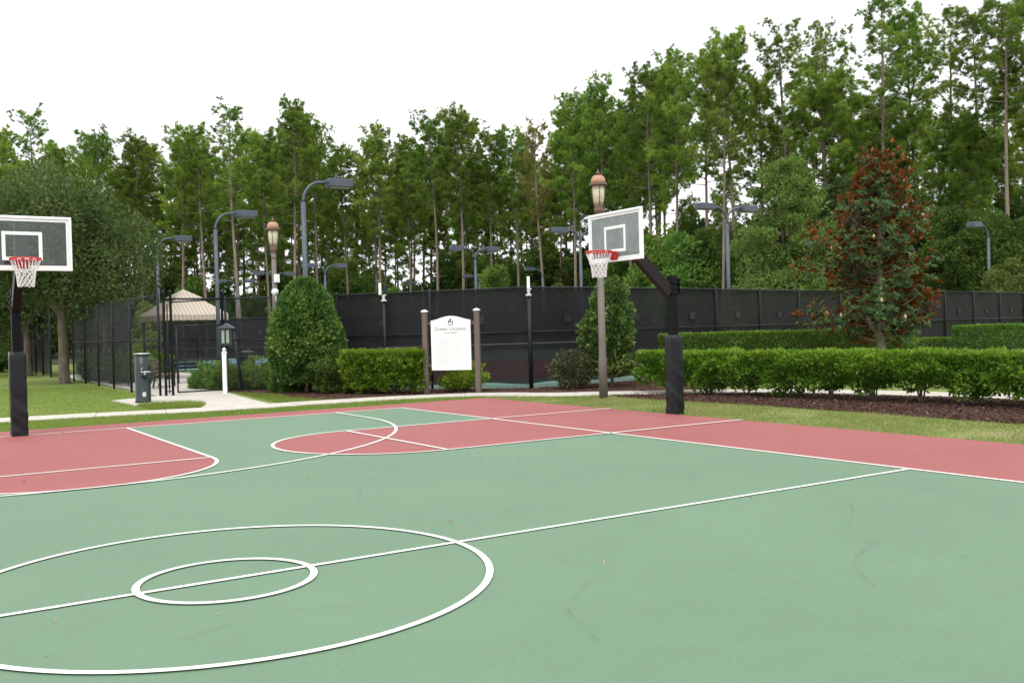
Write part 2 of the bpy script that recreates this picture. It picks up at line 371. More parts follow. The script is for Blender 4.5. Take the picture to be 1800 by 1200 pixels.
for s in (1, -1):
    k = [(LW, s*HL), (LW, s*(HL-5.79))]+arc(0, s*(HL-5.79), LW, 0, -s*PI)+[(-LW, s*HL)]
    sheet('court_red_key', k if s < 0 else k[::-1], .008, MT['red'])
    for t in (1, -1):
        k = [(t*HW, s*YC+LW), (t*XF, s*YC+LW)]+[(t*(XF-LW*math.sin(a)), s*YC+LW*math.cos(a)) for a in np.linspace(0, PI, 41)]+[(t*HW, s*YC-LW)]
        sheet('court_red_key', k if t < 0 else k, .008, MT['red'])
def ribbon(b, pts, wd, z, closed=False):
    n = len(pts); vs = []
    for i, p in enumerate(pts):
        if closed: a, c = pts[(i-1) % n], pts[(i+1) % n]
        else: a, c = pts[max(i-1, 0)], pts[min(i+1, n-1)]
        t = Vector((c[0]-a[0], c[1]-a[1])).normalized(); q = Vector((-t.y, t.x))*wd/2
        vs += [(p[0]+q.x, p[1]+q.y, z), (p[0]-q.x, p[1]-q.y, z)]
    fs = [(2*i, 2*i+1, 2*i+3, 2*i+2) for i in range(n-1)]
    if closed: fs.append((2*n-2, 2*n-1, 1, 0))
    b.add(vs, fs)
def line(pts, closed=False, z=.012, wd=.05):
    b = MB(); ribbon(b, pts, wd, z, closed); return tag(b.build('court_line', MT['line']), kind='structure')
line([(-HW, -HL), (-HW, HL)]); line([(HW, -HL), (HW, HL)])
line([(-HW-.025, HL), (HW+.025, HL)], z=.0136); line([(-CX+.2, -HL), (HW+.025, -HL)], z=.0136)
line([(-HW, 0), (HW, 0)], z=.0128)
line(arc(0, 0, LW, 0, 2*PI, 128)[:-1], True, .0144); line(arc(0, 0, .585, 0, 2*PI, 96)[:-1], True, .0152)
for s in (1, -1):
    line([(LW, s*HL)]+arc(0, s*(HL-5.79), LW, 0, -s*PI, 64)+[(-LW, s*HL)], z=.0144)
    line([(-LW, s*(HL-5.79)), (LW, s*(HL-5.79))], z=.016)
    line([(5.99, s*HL), (5.99, s*(HL-.6)), (5.99, s*(HL-1.1))]+arc(0, s*(HL-1.6), 5.99, 0, -s*PI, 120)+[(-5.99, s*(HL-1.1)), (-5.99, s*HL)], z=.0168)
    for t in (1, -1):
        line([(t*XE, s*YC+LW), (t*(XF+.4), s*YC+LW)]+[(t*(XF-LW*math.sin(a)), s*YC+LW*math.cos(a)) for a in np.linspace(0, PI, 65)]+[(t*(XF+.4), s*YC-LW), (t*XE, s*YC-LW)], z=.0152)
        line([(t*XF, s*YC+LW), (t*XF, s*YC-LW)], z=.0176)
for pts in ([(2.4, 3.2), (2.7, 3.5), (2.75, 3.9), (2.5, 4.3)], [(1.8, 2.0), (2.1, 2.5), (2.35, 3.1)], [(5.1, 3.6), (5.6, 4.2), (6.1, 4.7), (6.2, 5.0), (6.05, 5.3)],
            [(-.6, -1.2), (-.2, -1.0), (.3, -1.05), (.7, -1.3)], [(4.6, -1.5), (5.2, -1.1), (5.6, -.6), (5.7, -.2)], [(1.2, -2.6), (1.4, -2.0), (1.9, -1.6)],
            [(3.2, -2.8), (3.6, -2.3), (4.3, -2.0)], [(7.0, -2.0), (6.6, -1.5), (6.5, -.9)], [(5.0, .8), (5.5, 1.3), (6.0, 1.5), (6.6, 1.4)]):
    q = []
    for i in range(len(pts)-1):
        for t in np.linspace(0, 1, 8, endpoint=False): q.append((pts[i][0]*(1-t)+pts[i+1][0]*t, pts[i][1]*(1-t)+pts[i+1][1]*t))
    q.append(pts[-1]); q = np.array(q)
    for _ in range(6): q[1:-1] = (q[:-2]+q[1:-1]*2+q[2:])/4
    b = MB(); ribbon(b, [tuple(x) for x in q], .022, .0184); tag(b.build('scuff_mark', MT['scuff']), kind='structure')

# concrete walk: separate slabs along a curve
def smooth_path(pts, n=10):
    q = []
    P = [pts[0]]+pts+[pts[-1]]
    for i in range(1, len(P)-2):
        p0, p1, p2, p3 = [np.array(P[j], float) for j in (i-1, i, i+1, i+2)]
        for t in np.linspace(0, 1, n, endpoint=False):
            q.append(.5*((2*p1)+(-p0+p2)*t+(2*p0-5*p1+4*p2-p3)*t*t+(-p0+3*p1-3*p2+p3)*t**3))
    q.append(np.array(pts[-1], float)); return np.array(q)
WALK = smooth_path([(-22, 17.9), (-8, 17.6), (0, 17.3), (4.2, 16.5), (7.3, 16.25), (9.6, 15.95), (11.1, 15.25), (12.3, 13.7), (13.6, 12.65), (15.0, 11.55), (16.4, 10.0), (17.2, 8.1), (17.7, 5.7), (18.0, 2), (18.2, -6)], 14)
seg = np.r_[0, np.cumsum(np.linalg.norm(np.diff(WALK, axis=0), axis=1))]
def walk_at(s): return np.array([np.interp(s, seg, WALK[:, 0]), np.interp(s, seg, WALK[:, 1])])
wk = tag(bpy.data.objects.new('sidewalk', None), kind='structure'); COL.objects.link(wk)
s0 = 0.; Wd = 1.24
while s0 < seg[-1]-1.5:
    b = MB(); st = np.linspace(s0+.006, s0+1.494, 5); lft = []; rgt = []
    for s in st:
        p = walk_at(s); t = walk_at(s+.05)-walk_at(s-.05); t /= np.linalg.norm(t); q = np.array([-t[1], t[0]])*Wd/2
        lft.append(tuple(p+q)); rgt.append(tuple(p-q))
    b.prism(rgt+lft[::-1], -.15, -.004+rnd.uniform(-.003, .003)); b.build('slab', MT['conc'], wk); s0 += 1.5
slab('gate_path', [(3.25, 22.3), (3.35, 19.7), (4.55, 19.3), (4.75, 18.2), (4.3, 16.95), (6.0, 16.9), (6.15, 18.4), (6.4, 20.6), (6.75, 23.3), (7.7, 30.7), (10, 36), (10.3, 47), (5.2, 47), (4.9, 30), (4.8, 23.4), (4.2, 22.9)], -.15, -.009, MT['conc'])
# mulch beds
BED1 = [(13.1, 12.35), (12.75, 11.5), (12.8, 10.3), (13.1, 6.5), (12.95, 1.8), (12.6, -4), (17.6, -4), (17.35, 2), (17.1, 5.5), (16.6, 7.8), (15.8, 9.7), (14.5, 11.2), (13.6, 11.95)]
BED2 = [(7.6, 21.4), (7.45, 19.5), (7.6, 17.4), (8.6, 16.85), (9.8, 16.6), (11.4, 15.9), (12.75, 14.3), (13.8, 13.3), (15.6, 12.0), (19.5, 12.6), (19.4, 17.1), (13.6, 16.5), (9.7, 21.4), (8.6, 26.5), (7.2, 26.5), (7.0, 23.6)]
sheet('mulch_bed', BED1, -.022, MT['mulch']); sheet('mulch_bed', BED2, -.022, MT['mulch'])
sheet('dry_grass_strip', [(CX-.05, -8), (13.6, -8), (13.6, 11.6), (12.6, 13.0), (11, 14.6), (CX-.05, 14.6)], -.030, MT['dry'])
# tennis courts beyond the fence
sheet('tennis_surround', [(13.6, 16.5), (19.4, 17.1), (27.3, 18.5), (38.3, 19.6), (49, 21.3), (49, 62), (27, 74), (10.6, 74), (10.6, 30), (9.7, 21.5)], -.024, MT['tgreen'])
sheet('tennis_court_maroon', [(12.9, 22.6), (20.2, 19.6), (30, 21.2), (30, 38), (20, 42), (13.5, 33)], -.018, MT['tred'])
sheet('tennis_court_blue', [(11.4, 50), (20, 50), (24, 58.5), (12, 66)], -.018, MT['tblue'])

# ------------------------------------------------------------------ grass blades, chips
def inpoly(P, poly):
    x, y = P[:, 0], P[:, 1]; ins = np.zeros(len(P), bool); n = len(poly)
    for i in range(n):
        x1, y1 = poly[i]; x2, y2 = poly[(i+1) % n]
        c = ((y1 > y) != (y2 > y)) & (x < (x2-x1)*(y-y1)/(y2-y1+1e-12)+x1); ins ^= c
    return ins
def scatter(poly, n, g):
    a = np.array(poly); P = np.column_stack([g.uniform(a[:, 0].min(), a[:, 0].max(), n), g.uniform(a[:, 1].min(), a[:, 1].max(), n)])
    return P[inpoly(P, poly)]
def walk_dist(P):
    d = np.full(len(P), 9.)
    for q in WALK[::3]: d = np.minimum(d, np.linalg.norm(P-q, axis=1))
    return d
GP = [(3.25, 22.3), (3.35, 19.7), (4.55, 19.3), (4.75, 18.2), (4.3, 16.95), (6.0, 16.9), (6.15, 18.4), (6.4, 20.6), (6.75, 23.3), (4.7, 23.3)]
def blades(name, poly, n, h, g, m=None, patch=0.):
    P = scatter(poly, n, g)
    P = P[(walk_dist(P) > Wd/2-.03)]
    P = P[~(inpoly(P, GP) | inpoly(P, BED1) | inpoly(P, BED2))]
    fld = lumps(np.column_stack([P, P[:, :1]*0]), g, 7, 1.6)
    if patch: k = fld > -patch+.5*g.normal(size=len(P)); P = P[k]; fld = fld[k]
    N = len(P); p = np.column_stack([P, np.full(N, -.034)])
    d = unit(np.column_stack([g.normal(size=(N, 2))*.55, np.ones(N)])); hh = (h*(.5+.8*g.random(N))*(1+.3*fld))[:, None]
    s = unit(np.column_stack([g.normal(size=(N, 2)), np.zeros(N)]))*.006
    V = np.stack([p-s, p+s, p+d*hh], 1).reshape(-1, 3)
    return mesh_tris(name, V, np.arange(N*3).reshape(-1, 3), np.repeat(np.clip(.45+.35*fld+.12*g.normal(size=N), 0, 1), 3), m or MT['blade'])
g = np.random.default_rng(3)
blades('grass', [(CX+.0, -3), (13.3, -3), (13.4, 12.6), (12, 14.6), (10.6, 15.6), (CX, 14)], 80000, .042, g, MT['dryblade'], patch=.8)
blades('grass', [(-13, CY), (10.5, CY), (11.3, 15.3), (9, 16), (4, 16.4), (-13, 17.6)], 120000, .05, g)
blades('grass', [(-14, 17.5), (6.2, 16.5), (4.5, 23), (4.5, 33), (-14, 36)], 130000, .05, g)
blades('grass', [(6.3, 17), (7.8, 17), (7.5, 21.6), (6.9, 23)], 9000, .05, g)
blades('grass', [(3.3, 17.5), (4.75, 17.2), (4.75, 19.2), (3.4, 19.6)], 9000, .13, g)
def chips(poly, n, m, g, sz, name='mulch_chips'):
    P = scatter(poly, n, g); N = len(P); P = np.column_stack([P, -.02+.018*g.random(N)])
    D = np.column_stack([g.normal(size=(N, 2)), .25*g.normal(size=N)])
    V, T, t = leaf_arrays(P, D, sz, g.random(N), g, .32, .1, .2)
    return mesh_tris(name, V, T, t, m)
chips(BED1, 52000, MT['chip'], g, .06); chips(BED2, 26000, MT['chip'], g, .06)
chips(BED1, 420, MT['litter'], g, .065, 'leaf_litter'); chips(BED2, 160, MT['litter'], g, .065, 'leaf_litter')
chips([(-4, -2.5), (CX, -2.5), (CX, CY), (-4, CY)], 70, MT['litter'], g, .05, 'leaf_litter').location.z = .04
chips([(CX, -3), (12.8, -3), (12.8, 11), (CX, 13.5)], 140, MT['litter'], g, .05, 'leaf_litter')

# ------------------------------------------------------------------ basketball hoops
def make_hoop(label, loc, rz, glass='glass'):
    """local frame: the hoop faces +X from the pole at the origin"""
    t = thing('basketball_hoop', label, 'basketball hoop', loc, rz, 'basketball hoops at the court edge')
    MB().box((0, 0, 1.32), (.152, .152, 2.64), bev=.012).build('pole', MT['black'], t)
    b = MB()
    for z in (2.30, 2.40, 2.50): b.box((-.012, 0, z), (.20, .19, .035), bev=.005)
    b.box((-.11, 0, 2.42), (.018, .19, .3)); b.build('clamp', MT['black'], t)
    # pad: foam sleeve with wrinkled cover
    n = 26; m_ = 28; vs = []; g = np.random.default_rng(8)
    cross = []
    for (ax, ay), (bx, by) in zip(((1, -1), (1, 1), (-1, 1), (-1, -1)), ((1, 1), (-1, 1), (-1, -1), (1, -1))):
        for k in range(7): u = k/7; cross.append((ax+(bx-ax)*u, ay+(by-ay)*u))
    for i in range(n+1):
        z = 1.5*i/n
        for k, (cx, cy) in enumerate(cross):
            x, y = cx*.136, cy*.136; r = math.hypot(x, y); lim = .168
            if r > lim: x *= lim/r; y *= lim/r
            wr = .013*math.sin(z*19+k*.55)*math.sin(z*6.1+k*.3)*max(0, 1-z/1.25)+.002*g.normal()*(1 if z < 1.1 else .25)
            s_ = 1+wr/.14
            if i == 0: s_ = .97
            if i == n: s_ = .93
            vs.append((x*s_, y*s_, z+(.012 if i == n else 0)))
    fs = [(i*m_+k, i*m_+(k+1) % m_, (i+1)*m_+(k+1) % m_, (i+1)*m_+k) for i in range(n) for k in range(m_)]
    fs += [tuple(range(n*m_, (n+1)*m_))]
    MB().add(vs, fs, True).build('pole_pad', MT['pad'], t)
    X0 = 1.35
    # sloping arm from the pole to the middle of the backboard
    b = MB(); a, c = Vector((.08, 0, 2.32)), Vector((X0-.16, 0, 3.30)); d = (c-a).normalized(); nrm = Vector((-d.z, 0, d.x)); hh = .10
    vs = [a+nrm*hh+Vector((0, -.07, 0)), a+nrm*hh+Vector((0, .07, 0)), a-nrm*hh+Vector((0, .07, 0)), a-nrm*hh+Vector((0, -.07, 0))]
    vs += [v+(c-a) for v in vs]
    b.add(vs, [(0, 1, 2, 3), (7, 6, 5, 4), (0, 4, 5, 1), (1, 5, 6, 2), (2, 6, 7, 3), (3, 7, 4, 0)]); b.build('arm', MT['arm'], t)
    b = MB(); b.box((X0-.075, 0, 3.30), (.07, .22, .74), bev=.006)
    for s in (-1, 1): b.box((X0-.075, s*.3, 3.02), (.05, .40, .06))
    b.build('mounting_bracket', MT['lamppost'], t)
    W2, z0, z1 = .765, 2.875, 3.79
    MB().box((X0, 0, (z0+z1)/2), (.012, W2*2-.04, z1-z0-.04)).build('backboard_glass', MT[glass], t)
    b = MB(); fw = .046
    for z in (z0+fw/2, z1-fw/2): b.box((X0, 0, z), (.05, W2*2, fw), bev=.006)
    for s in (-1, 1): b.box((X0, s*(W2-fw/2), (z0+z1)/2), (.0496, fw, z1-z0-2*fw-.002), bev=.004)
    for z in (z0+.069, z1-.069): b.box((X0+.0085, 0, z), (.004, 2*W2-.098, .036))
    for s in (-1, 1): b.box((X0+.0085, s*(W2-.069), (z0+z1)/2), (.004, .036, z1-z0-.176))
    b.build('backboard_frame', MT['white'], t)
    b = MB()
    for z in (3.075, 3.50): b.box((X0+.0085, 0, z), (.004, .61, .055))
    for s in (-1, 1): b.box((X0+.0085, s*.2775, 3.2875), (.004, .055, .369))
    b.build('shooter_square', MT['white'], t)
    # rim
    rc = X0+.385; b = MB(); pts = [(rc+.235*math.cos(q), .235*math.sin(q), 3.05) for q in np.linspace(0, 2*PI, 37)]
    b.tube(pts, .011, 8, False)
    b.add([(X0+.02, -.10, 3.055), (X0+.02, .10, 3.055), (rc-.2, .10, 3.055), (rc-.2, -.10, 3.055),
           (X0+.02, -.09, 2.90), (X0+.02, .09, 2.90), (X0+.10, .07, 2.96), (X0+.10, -.07, 2.96)],
          [(0, 1, 2, 3), (4, 7, 6, 5), (0, 3, 7, 4), (1, 5, 6, 2), (3, 2, 6, 7), (0, 4, 5, 1)])
    for s in (-1, 1): b.tube([(X0+.03, s*.09, 2.97), (rc-.1, s*.215, 3.04)], .008, 5)
    for k in range(12): q = 2*PI*(k+.5)/12; b.box((rc+.235*math.cos(q), .235*math.sin(q), 3.028), (.012, .05, .03), rz=q)
    rm = b.build('rim', MT['rim'], t)
    b = MB(); K = 12; rows = [(.228, 3.02), (.152, 2.83), (.142, 2.76), (.133, 2.70), (.127, 2.64), (.124, 2.585)]
    P = lambda i, k: (rc+rows[i][0]*math.cos(2*PI*k/K), rows[i][0]*math.sin(2*PI*k/K), rows[i][1]+.008*math.sin(k*2.3))
    for k in range(K):
        for e in (-.22, .22): b.tube([P(0, k+e*.9), P(1, k+e*1.6)], .0055, 4, False)
        for i in range(1, 5):
            o = .5*((i+1) % 2)
            for e in (-.5, .5): b.tube([P(i, k+o), P(i+1, k+o+e)], .006, 4, False)
    for i, r_ in ((1, .0055),): b.tube([P(i, k) for k in np.linspace(0, K, 37)], r_, 4, False)
    b.build('net', MT['net'], rm)
    return t
make_hoop('basketball hoop at the left edge, facing the camera almost square on', (-.01, 12.74, 0), -PI/2)
make_hoop('basketball hoop on the grass before the long hedge, seen at an angle', (10.58, 7.13, -.02), PI, 'painted_sheen')

# ------------------------------------------------------------------ street lamps
def make_street_lamp(label, loc, extra=False, H=5.4):
    t = thing('street_lamp', label, 'street lamp', loc, .3, 'old style street lamps')
    zt = H-1.06
    b = MB(); b.tube([(0, 0, -.05), (0, 0, .9), (0, 0, 1.0), (0, 0, zt)], [.105, .102, .088, .07], 12); b.build('pole', MT['lamppost'], t)
    MB().lathe([(.06, zt-.18), (.085, zt-.15), (.06, zt-.10), (.06, zt), (.11, zt+.08), (.115, zt+.16), (.09, zt+.2), (.12, zt+.25)], 14).build('bracket', MT['rimb'], t)
    MB().lathe([(.10, zt+.25), (.125, zt+.32), (.14, zt+.45), (.15, zt+.70)], 16).build('lantern_glass', MT['lens'], t)
    b = MB()
    for k in range(4):
        q = PI/4+k*PI/2; b.tube([(.135*math.cos(q), .135*math.sin(q), zt+.24), (.158*math.cos(q), .158*math.sin(q), zt+.5), (.162*math.cos(q), .162*math.sin(q), zt+.70)], .009, 5)
    b.build('lantern_rib', MT['rimb'], t)
    MB().lathe([(.17, zt+.69), (.215, zt+.70), (.215, zt+.745), (.18, zt+.76)], 18).build('lantern_rim', MT['rimb'], t)
    b = MB(); b.lathe([(.172, zt+.757), (.176, zt+.80), (.165, zt+.86), (.135, zt+.915), (.09, zt+.945), (.05, zt+.955)], 18); b.build('dome', MT['copper'], t)
    MB().lathe([(.035, zt+.95), (.04, zt+.975), (.085, zt+.99), (.035, zt+1.02), (.018, zt+1.04), (.02, zt+1.06), (.004, zt+1.1)], 12).build('finial', MT['rimb'], t)
    return t
make_street_lamp('street lamp behind the right backboard, its grey post rising from the grass', (12.38, 11.62, 0))
l2 = make_street_lamp('street lamp beside the big cone shrub, with a white box and camera on its post', (7.95, 22.0, 0), H=5.25)
MB().box((.02, -.1, 3.42), (.17, .07, .25), bev=.01).build('junction_box', MT['white'], l2)
b = MB(); b.tube([(0, -.08, 3.02), (-.12, -.2, 3.02)], .02, 6); b.lathe([(.03, 3.10), (.09, 3.07), (.11, 3.0), (.09, 2.93), (.03, 2.89)], 12, (-.17, -.25, 0)); b.tube([(-.05, -.1, 2.95), (-.03, -.1, 2.7)], .02, 6)
b.build('camera', MT['white'], l2)
b = MB(); b.box((0, -.13, .2), (.07, .05, .5)); b.box((-.03, -.16, .38), (.15, .05, .22), bev=.01); b.build('conduit_box', MT['label'], l2)

# ------------------------------------------------------------------ tennis court floodlights (arms lie along X)
def make_flood(label, x, y, heads, H=6.75):
    t = thing('floodlight_pole', label, 'floodlight', (x, y, 0), 0, 'floodlights of the tennis courts')
    b = MB(); b.box((0, 0, .02), (.3, .3, .06)); b.tube([(0, 0, 0), (0, 0, H-.75)], [.085, .075], 10); b.build('pole', MT['steel'], t)
    for s in heads:
        pts = [(0, 0, H-.75)]+[(s*.62*(1-math.cos(q)), 0, H-.75+.62*math.sin(q)*1.1) for q in np.linspace(.15, PI/2, 8)]+[(s*.88, 0, H-.06)]
        MB().tube(pts, .05, 8).build('arm', MT['steel'], t)
        b = MB(); b.box((s*1.27, 0, H-.07), (.82, .46, .27), bev=.02); b.box((s*.84, 0, H-.07), (.06, .12, .12)); h = b.build('lamp_head', MT['head'], t)
        MB().box((s*1.27, 0, H-.212), (.66, .32, .012)).build('lens', MT['lens'], h)
    return t
for lab, x, y, hd in (
    ('tall single head floodlight rising behind the big cone shrub', 9.5, 23.48, (1,)),
    ('single head floodlight rising just right of the striped canopy', 9.15, 32.4, (1,)),
    ('single head floodlight half hidden by the oak crown', 9.25, 43.0, (1,)),
    ('small twin head floodlight seen right of the pole behind the cone shrub', 24.6, 59.5, (-1, 1)),
    ('small twin head floodlight just behind the street lamp with the white box', 23.9, 68.5, (-1, 1)),
    ('smallest twin head floodlight between the canopy light and the lamp with the white box', 24.0, 79.0, (-1, 1)),
    ('twin head floodlight half hidden by the left edge of the right backboard', 28.2, 33.5, (-1, 1)),
    ('twin head floodlight over the middle fence, right of the info sign', 28.2, 44.2, (-1, 1)),
    ('large twin head floodlight right of the right backboard', 28.55, 23.4, (-1, 1)),
    ('single head floodlight right of the magnolia, its head pointing left', 48.8, 23.8, (-1,)),
    ('small single head floodlight seen just above the pole of the right hoop', 47.4, 44.6, (-1,)),
    ('small single head floodlight left of the twin light behind the backboard', 44.1, 60.1, (-1,)),
    ('tiny single head floodlight above the fence left of the info sign', 43.5, 80.7, (-1,)),
    ('tiny single head floodlight just left of the twin light over the middle fence', 43.75, 69.8, (-1,)),
    ('floodlight pole rising through the left edge of the magnolia', 47.6, 33.6, (-1,))):
    make_flood(lab, x, y, hd)

# ------------------------------------------------------------------ fences
def fence(label, pts, H, screens, mid=1.6, bottom=.11, wires=(), name='tennis_fence', spacing=3.05, posts_in_front=True, group='black fences round the tennis courts'):
    """pts: polyline; screens: list of (segment index, material); wires: segments with visible chain link"""
    t = thing(name, label, 'fence', (pts[0][0], pts[0][1], 0), 0, group)
    o = np.array(pts[0]); smap = dict(screens)
    for i in range(len(pts)-1):
        a, c = np.array(pts[i], float)-o, np.array(pts[i+1], float)-o; ln = np.linalg.norm(c-a); u = (c-a)/ln; nn = max(1, round(ln/spacing))
        nrm = np.array([u[1], -u[0]])
        if np.dot(nrm, np.array([-1.88, -6.64])-o-a) < 0: nrm = -nrm
        for k in range(nn+(1 if i == len(pts)-2 else 0)):
            p = a+u*ln*k/nn
            MB().tube([(p[0], p[1], -.05), (p[0], p[1], H+.04), (p[0], p[1], H+.06)], [.038, .038, .02], 8).build('post', MT['fence'], t)
        for z, r_ in ((H-.02, .026), (mid, .024)):
            q = nrm*.005
            MB().tube([(a[0]+q[0], a[1]+q[1], z), (c[0]+q[0], c[1]+q[1], z)], r_, 6).build('rail', MT['fence'], t)
        if i in smap:
            nx, nz = int(ln/.22)+1, 12; g = np.random.default_rng(i+int(ln*10)); vs = []
            for iz in range(nz+1):
                for ix in range(nx+1):
                    s = ln*ix/nx; z = bottom+(H-.05-bottom)*iz/nz
                    off = -.055+.016*math.sin(s*2.1+z*1.3)+.012*math.sin(s*5.7-z*2.2+1)+.004*g.normal()
                    zz = z+(.03*math.sin(s*1.7) if iz == 0 else 0)
                    vs.append((a[0]+u[0]*s+nrm[0]*off, a[1]+u[1]*s+nrm[1]*off, zz))
            fs = [(iz*(nx+1)+ix, iz*(nx+1)+ix+1, (iz+1)*(nx+1)+ix+1, (iz+1)*(nx+1)+ix) for iz in range(nz) for ix in range(nx)]
            sc_ = MB().add(vs, fs, True).build('wind_screen', MT[smap[i]], t)
            if smap[i] == 'screen':
                for k in range(nn):
                    if ln < 3: continue
                    p = a+u*ln*(k+.5)/nn+nrm*(-.022)
                    MB().box((p[0], p[1], 1.98), (.26, .006, .22), rz=math.atan2(u[1], u[0])).build('vent', MT['vent'], sc_)
        if i in wires:
            b = MB(); step = .075; wv = .0022
            for sg in (-1, 1):
                s = -H
                while s < ln+H:
                    # diagonal wire rising one metre per metre, clipped to the panel
                    s_a, s_b = (s, s+H) if sg > 0 else (s+H, s)
                    za, zb = .03, H-.03
                    lo, hi = min(s_a, s_b), max(s_a, s_b)
                    t0, t1 = 0., 1.
                    d = s_b-s_a
                    for bound in (0, ln):
                        tt = (bound-s_a)/d
                        if (bound == 0) == (d > 0): t0 = max(t0, tt)
                        else: t1 = min(t1, tt)
                    if t1 > t0:
                        A = a+u*(s_a+d*t0)+nrm*(.006*sg+.002); B = a+u*(s_a+d*t1)+nrm*(.006*sg+.002)
                        z0_, z1_ = za+(zb-za)*t0, za+(zb-za)*t1
                        px, pz = u*wv*.7, wv*.7*sg
                        b.add([(A[0]-px[0], A[1]-px[1], z0_+pz), (A[0]+px[0], A[1]+px[1], z0_-pz), (B[0]+px[0], B[1]+px[1], z1_-pz), (B[0]-px[0], B[1]-px[1], z1_+pz)], [(0, 1, 2, 3)])
                    s += step
            tag(b.build('chain_link', MT['wire'], t), kind='stuff')
    return t
fence('long black fence with dark wind screen running behind the hedges and sign', [(9.7, 21.4), (13.6, 16.5), (19.4, 17.1), (27.3, 18.5), (38.3, 19.6), (47.4, 21.1), (62, 22.8)], 2.9,
      [(i, 'screen') for i in range(6)], wires=(0, 1))
fence('low see-through chain link fence between the gate and the cone shrub', [(6.72, 23.0), (9.7, 21.4)], 2.88, [], wires=(0,), mid=1.58)
fence('black side fence receding behind the oak trunks at left', [(4.78, 23.2), (4.62, 26.5), (4.6, 38.2)], 3.0, [(1, 'screen2')], wires=(0, 1), mid=1.65)
fence('farthest left piece of black fence beyond the nearer oak trunk', [(4.5, 44.5), (4.5, 62)], 3.05, [(0, 'screen')], mid=1.65)
fence('far black fence across the courts, seen between canopy and cone shrub', [(11.5, 67.5), (27, 58.3), (48.8, 58.3)], 3.05, [(0, 'screen'), (1, 'screen')], mid=1.65)

# gate
t = thing('chain_link_gate', 'open framed black chain link gate by the green drinking fountain', 'gate', (4.9, 23.0, 0), 0)
for x in (0, 0.2, 1.72): MB().lathe([(.04, -.05), (.04, 3.05), (.05, 3.06), (.04, 3.1), (.01, 3.13)], 10, (x, 0, 0)).build('post', MT['fence'], t)
b = MB(); b.tube([(0, 0, 2.86), (1.72, 0, 2.86)], .026, 6); b.tube([(.2, 0, 2.76), (1.72, 0, 2.84)], .02, 6); b.build('header_rail', MT['fence'], t)
b = MB()
for z in (.08, 1.02, 2.06): b.tube([(.34, -.02, z), (1.66, -.02, z)], .024, 6)
for x in (.34, 1.66): b.tube([(x, -.02, .06), (x, -.02, 2.08)], .024, 6)
fr_ = b.build('gate_frame', MT['fence'], t)
b = MB()
for sg in (-1, 1):
    for s in np.arange(-2, 1.4, .075):
        xa, xb = (s, s+2) if sg > 0 else (s+2, s)
        d = xb-xa; q0 = (0-xa)/d; q1 = (1.32-xa)/d; t0, t1 = max(0, min(q0, q1)), min(1, max(q0, q1))
        if t1 > t0:
            A, B = xa+d*t0+.34, xa+d*t1+.34; z0_, z1_ = .08+1.98*t0, .08+1.98*t1
            b.add([(A-.0016, -.02+.004*sg, z0_), (A+.0016, -.02+.004*sg, z0_), (B+.0016, -.02+.004*sg, z1_), (B-.0016, -.02+.004*sg, z1_)], [(0, 1, 2, 3)])
tag(b.build('chain_link', MT['wire'], fr_), kind='stuff')
b = MB()
for z in (.12, .5, 1.1, 1.6): b.box((.1, 0, z), (.2, .03, .03))
b.tube([(.1, 0, .05), (.1, 0, 2.7)], .018, 6); b.build('latch_panel', MT['fence'], t)
MB().box((1.70, -.06, 1.05), (.1, .06, .07)).build('latch', MT['chrome'], t)

# equipment poles with white antenna panels on the corner fence
for lab, x, y, zt in (('equipment pole with white panel and camera above the fence left of the info sign', 10.60, 19.92, 2.62), ('equipment pole with white panel at the fence corner right of the info sign', 13.48, 16.38, 2.62)):
    t = thing('equipment_pole', lab, 'equipment pole', (x, y, 0), yaw*-1, 'poles with white antenna panels')
    MB().tube([(0, 0, -.05), (0, 0, zt)], .052, 10).build('pole', MT['fence'], t)
    MB().lathe([(.085, zt), (.085, zt+.05), (.06, zt+.06)], 10).build('collar', MT['label'], t)
    b = MB(); b.box((0, -.03, zt+.13), (.07, .07, .16)); b.tube([(-.05, -.03, zt+.16), (.08, -.05, zt+.2)], .025, 6); b.build('bracket', MT['label'], t)
    MB().box((-.10 if zt and x < 12 else 0, -.06, zt+.38), (.085, .05, .36), bev=.012).build('antenna_panel', MT['white'], t)
    if x < 12: MB().box((.05, -.02, zt+.36), (.10, .10, .26), bev=.01).build('camera', MT['fence'], t)

# ------------------------------------------------------------------ info sign
t = thing('information_sign', 'white court rules sign with arched top between two brown posts', 'sign', (10.98, 16.51, 0), math.atan2(-1.09, 1.03))
for s in (-1, 1):
    p = MB().box((s*.745, 0, 1.10), (.135, .135, 2.24), bev=.008).build('post', MT['post'], t)
    b = MB(); b.add([(s*.745+a*.08, c*.08, z) for z in (2.22, 2.25) for a, c in ((-1, -1), (1, -1), (1, 1), (-1, 1))]+[(s*.745, 0, 2.29)],
          [(3, 2, 1, 0), (0, 1, 5, 4), (1, 2, 6, 5), (2, 3, 7, 6), (3, 0, 4, 7), (4, 5, 8), (5, 6, 8), (6, 7, 8), (7, 4, 8)]); b.build('cap', MT['white'], p)
for z in (.75, 1.9): MB().box((0, .045, z), (1.355, .04, .08)).build('cross_bar', MT['post'], t)
b = MB(); hw = .565; top = []
for k in range(25):
    u = -1+2*k/24; zz = 1.98+.115*max(0, math.cos(u*PI*.5))**1.6 if abs(u) < .93 else 1.98
    top.append((u*hw, zz))
pts = [(-hw, .615), (hw, .615)]+top[::-1]
n = len(pts); y0, y1 = -.03, .022
b.add([(x, y0, z) for x, z in pts]+[(x, y1, z) for x, z in pts], [tuple(range(n)), tuple(reversed(range(n, 2*n)))]+[(i, n+i, n+(i+1) % n, (i+1) % n) for i in range(n)])
bd = b.build('board', MT['signface'], t)
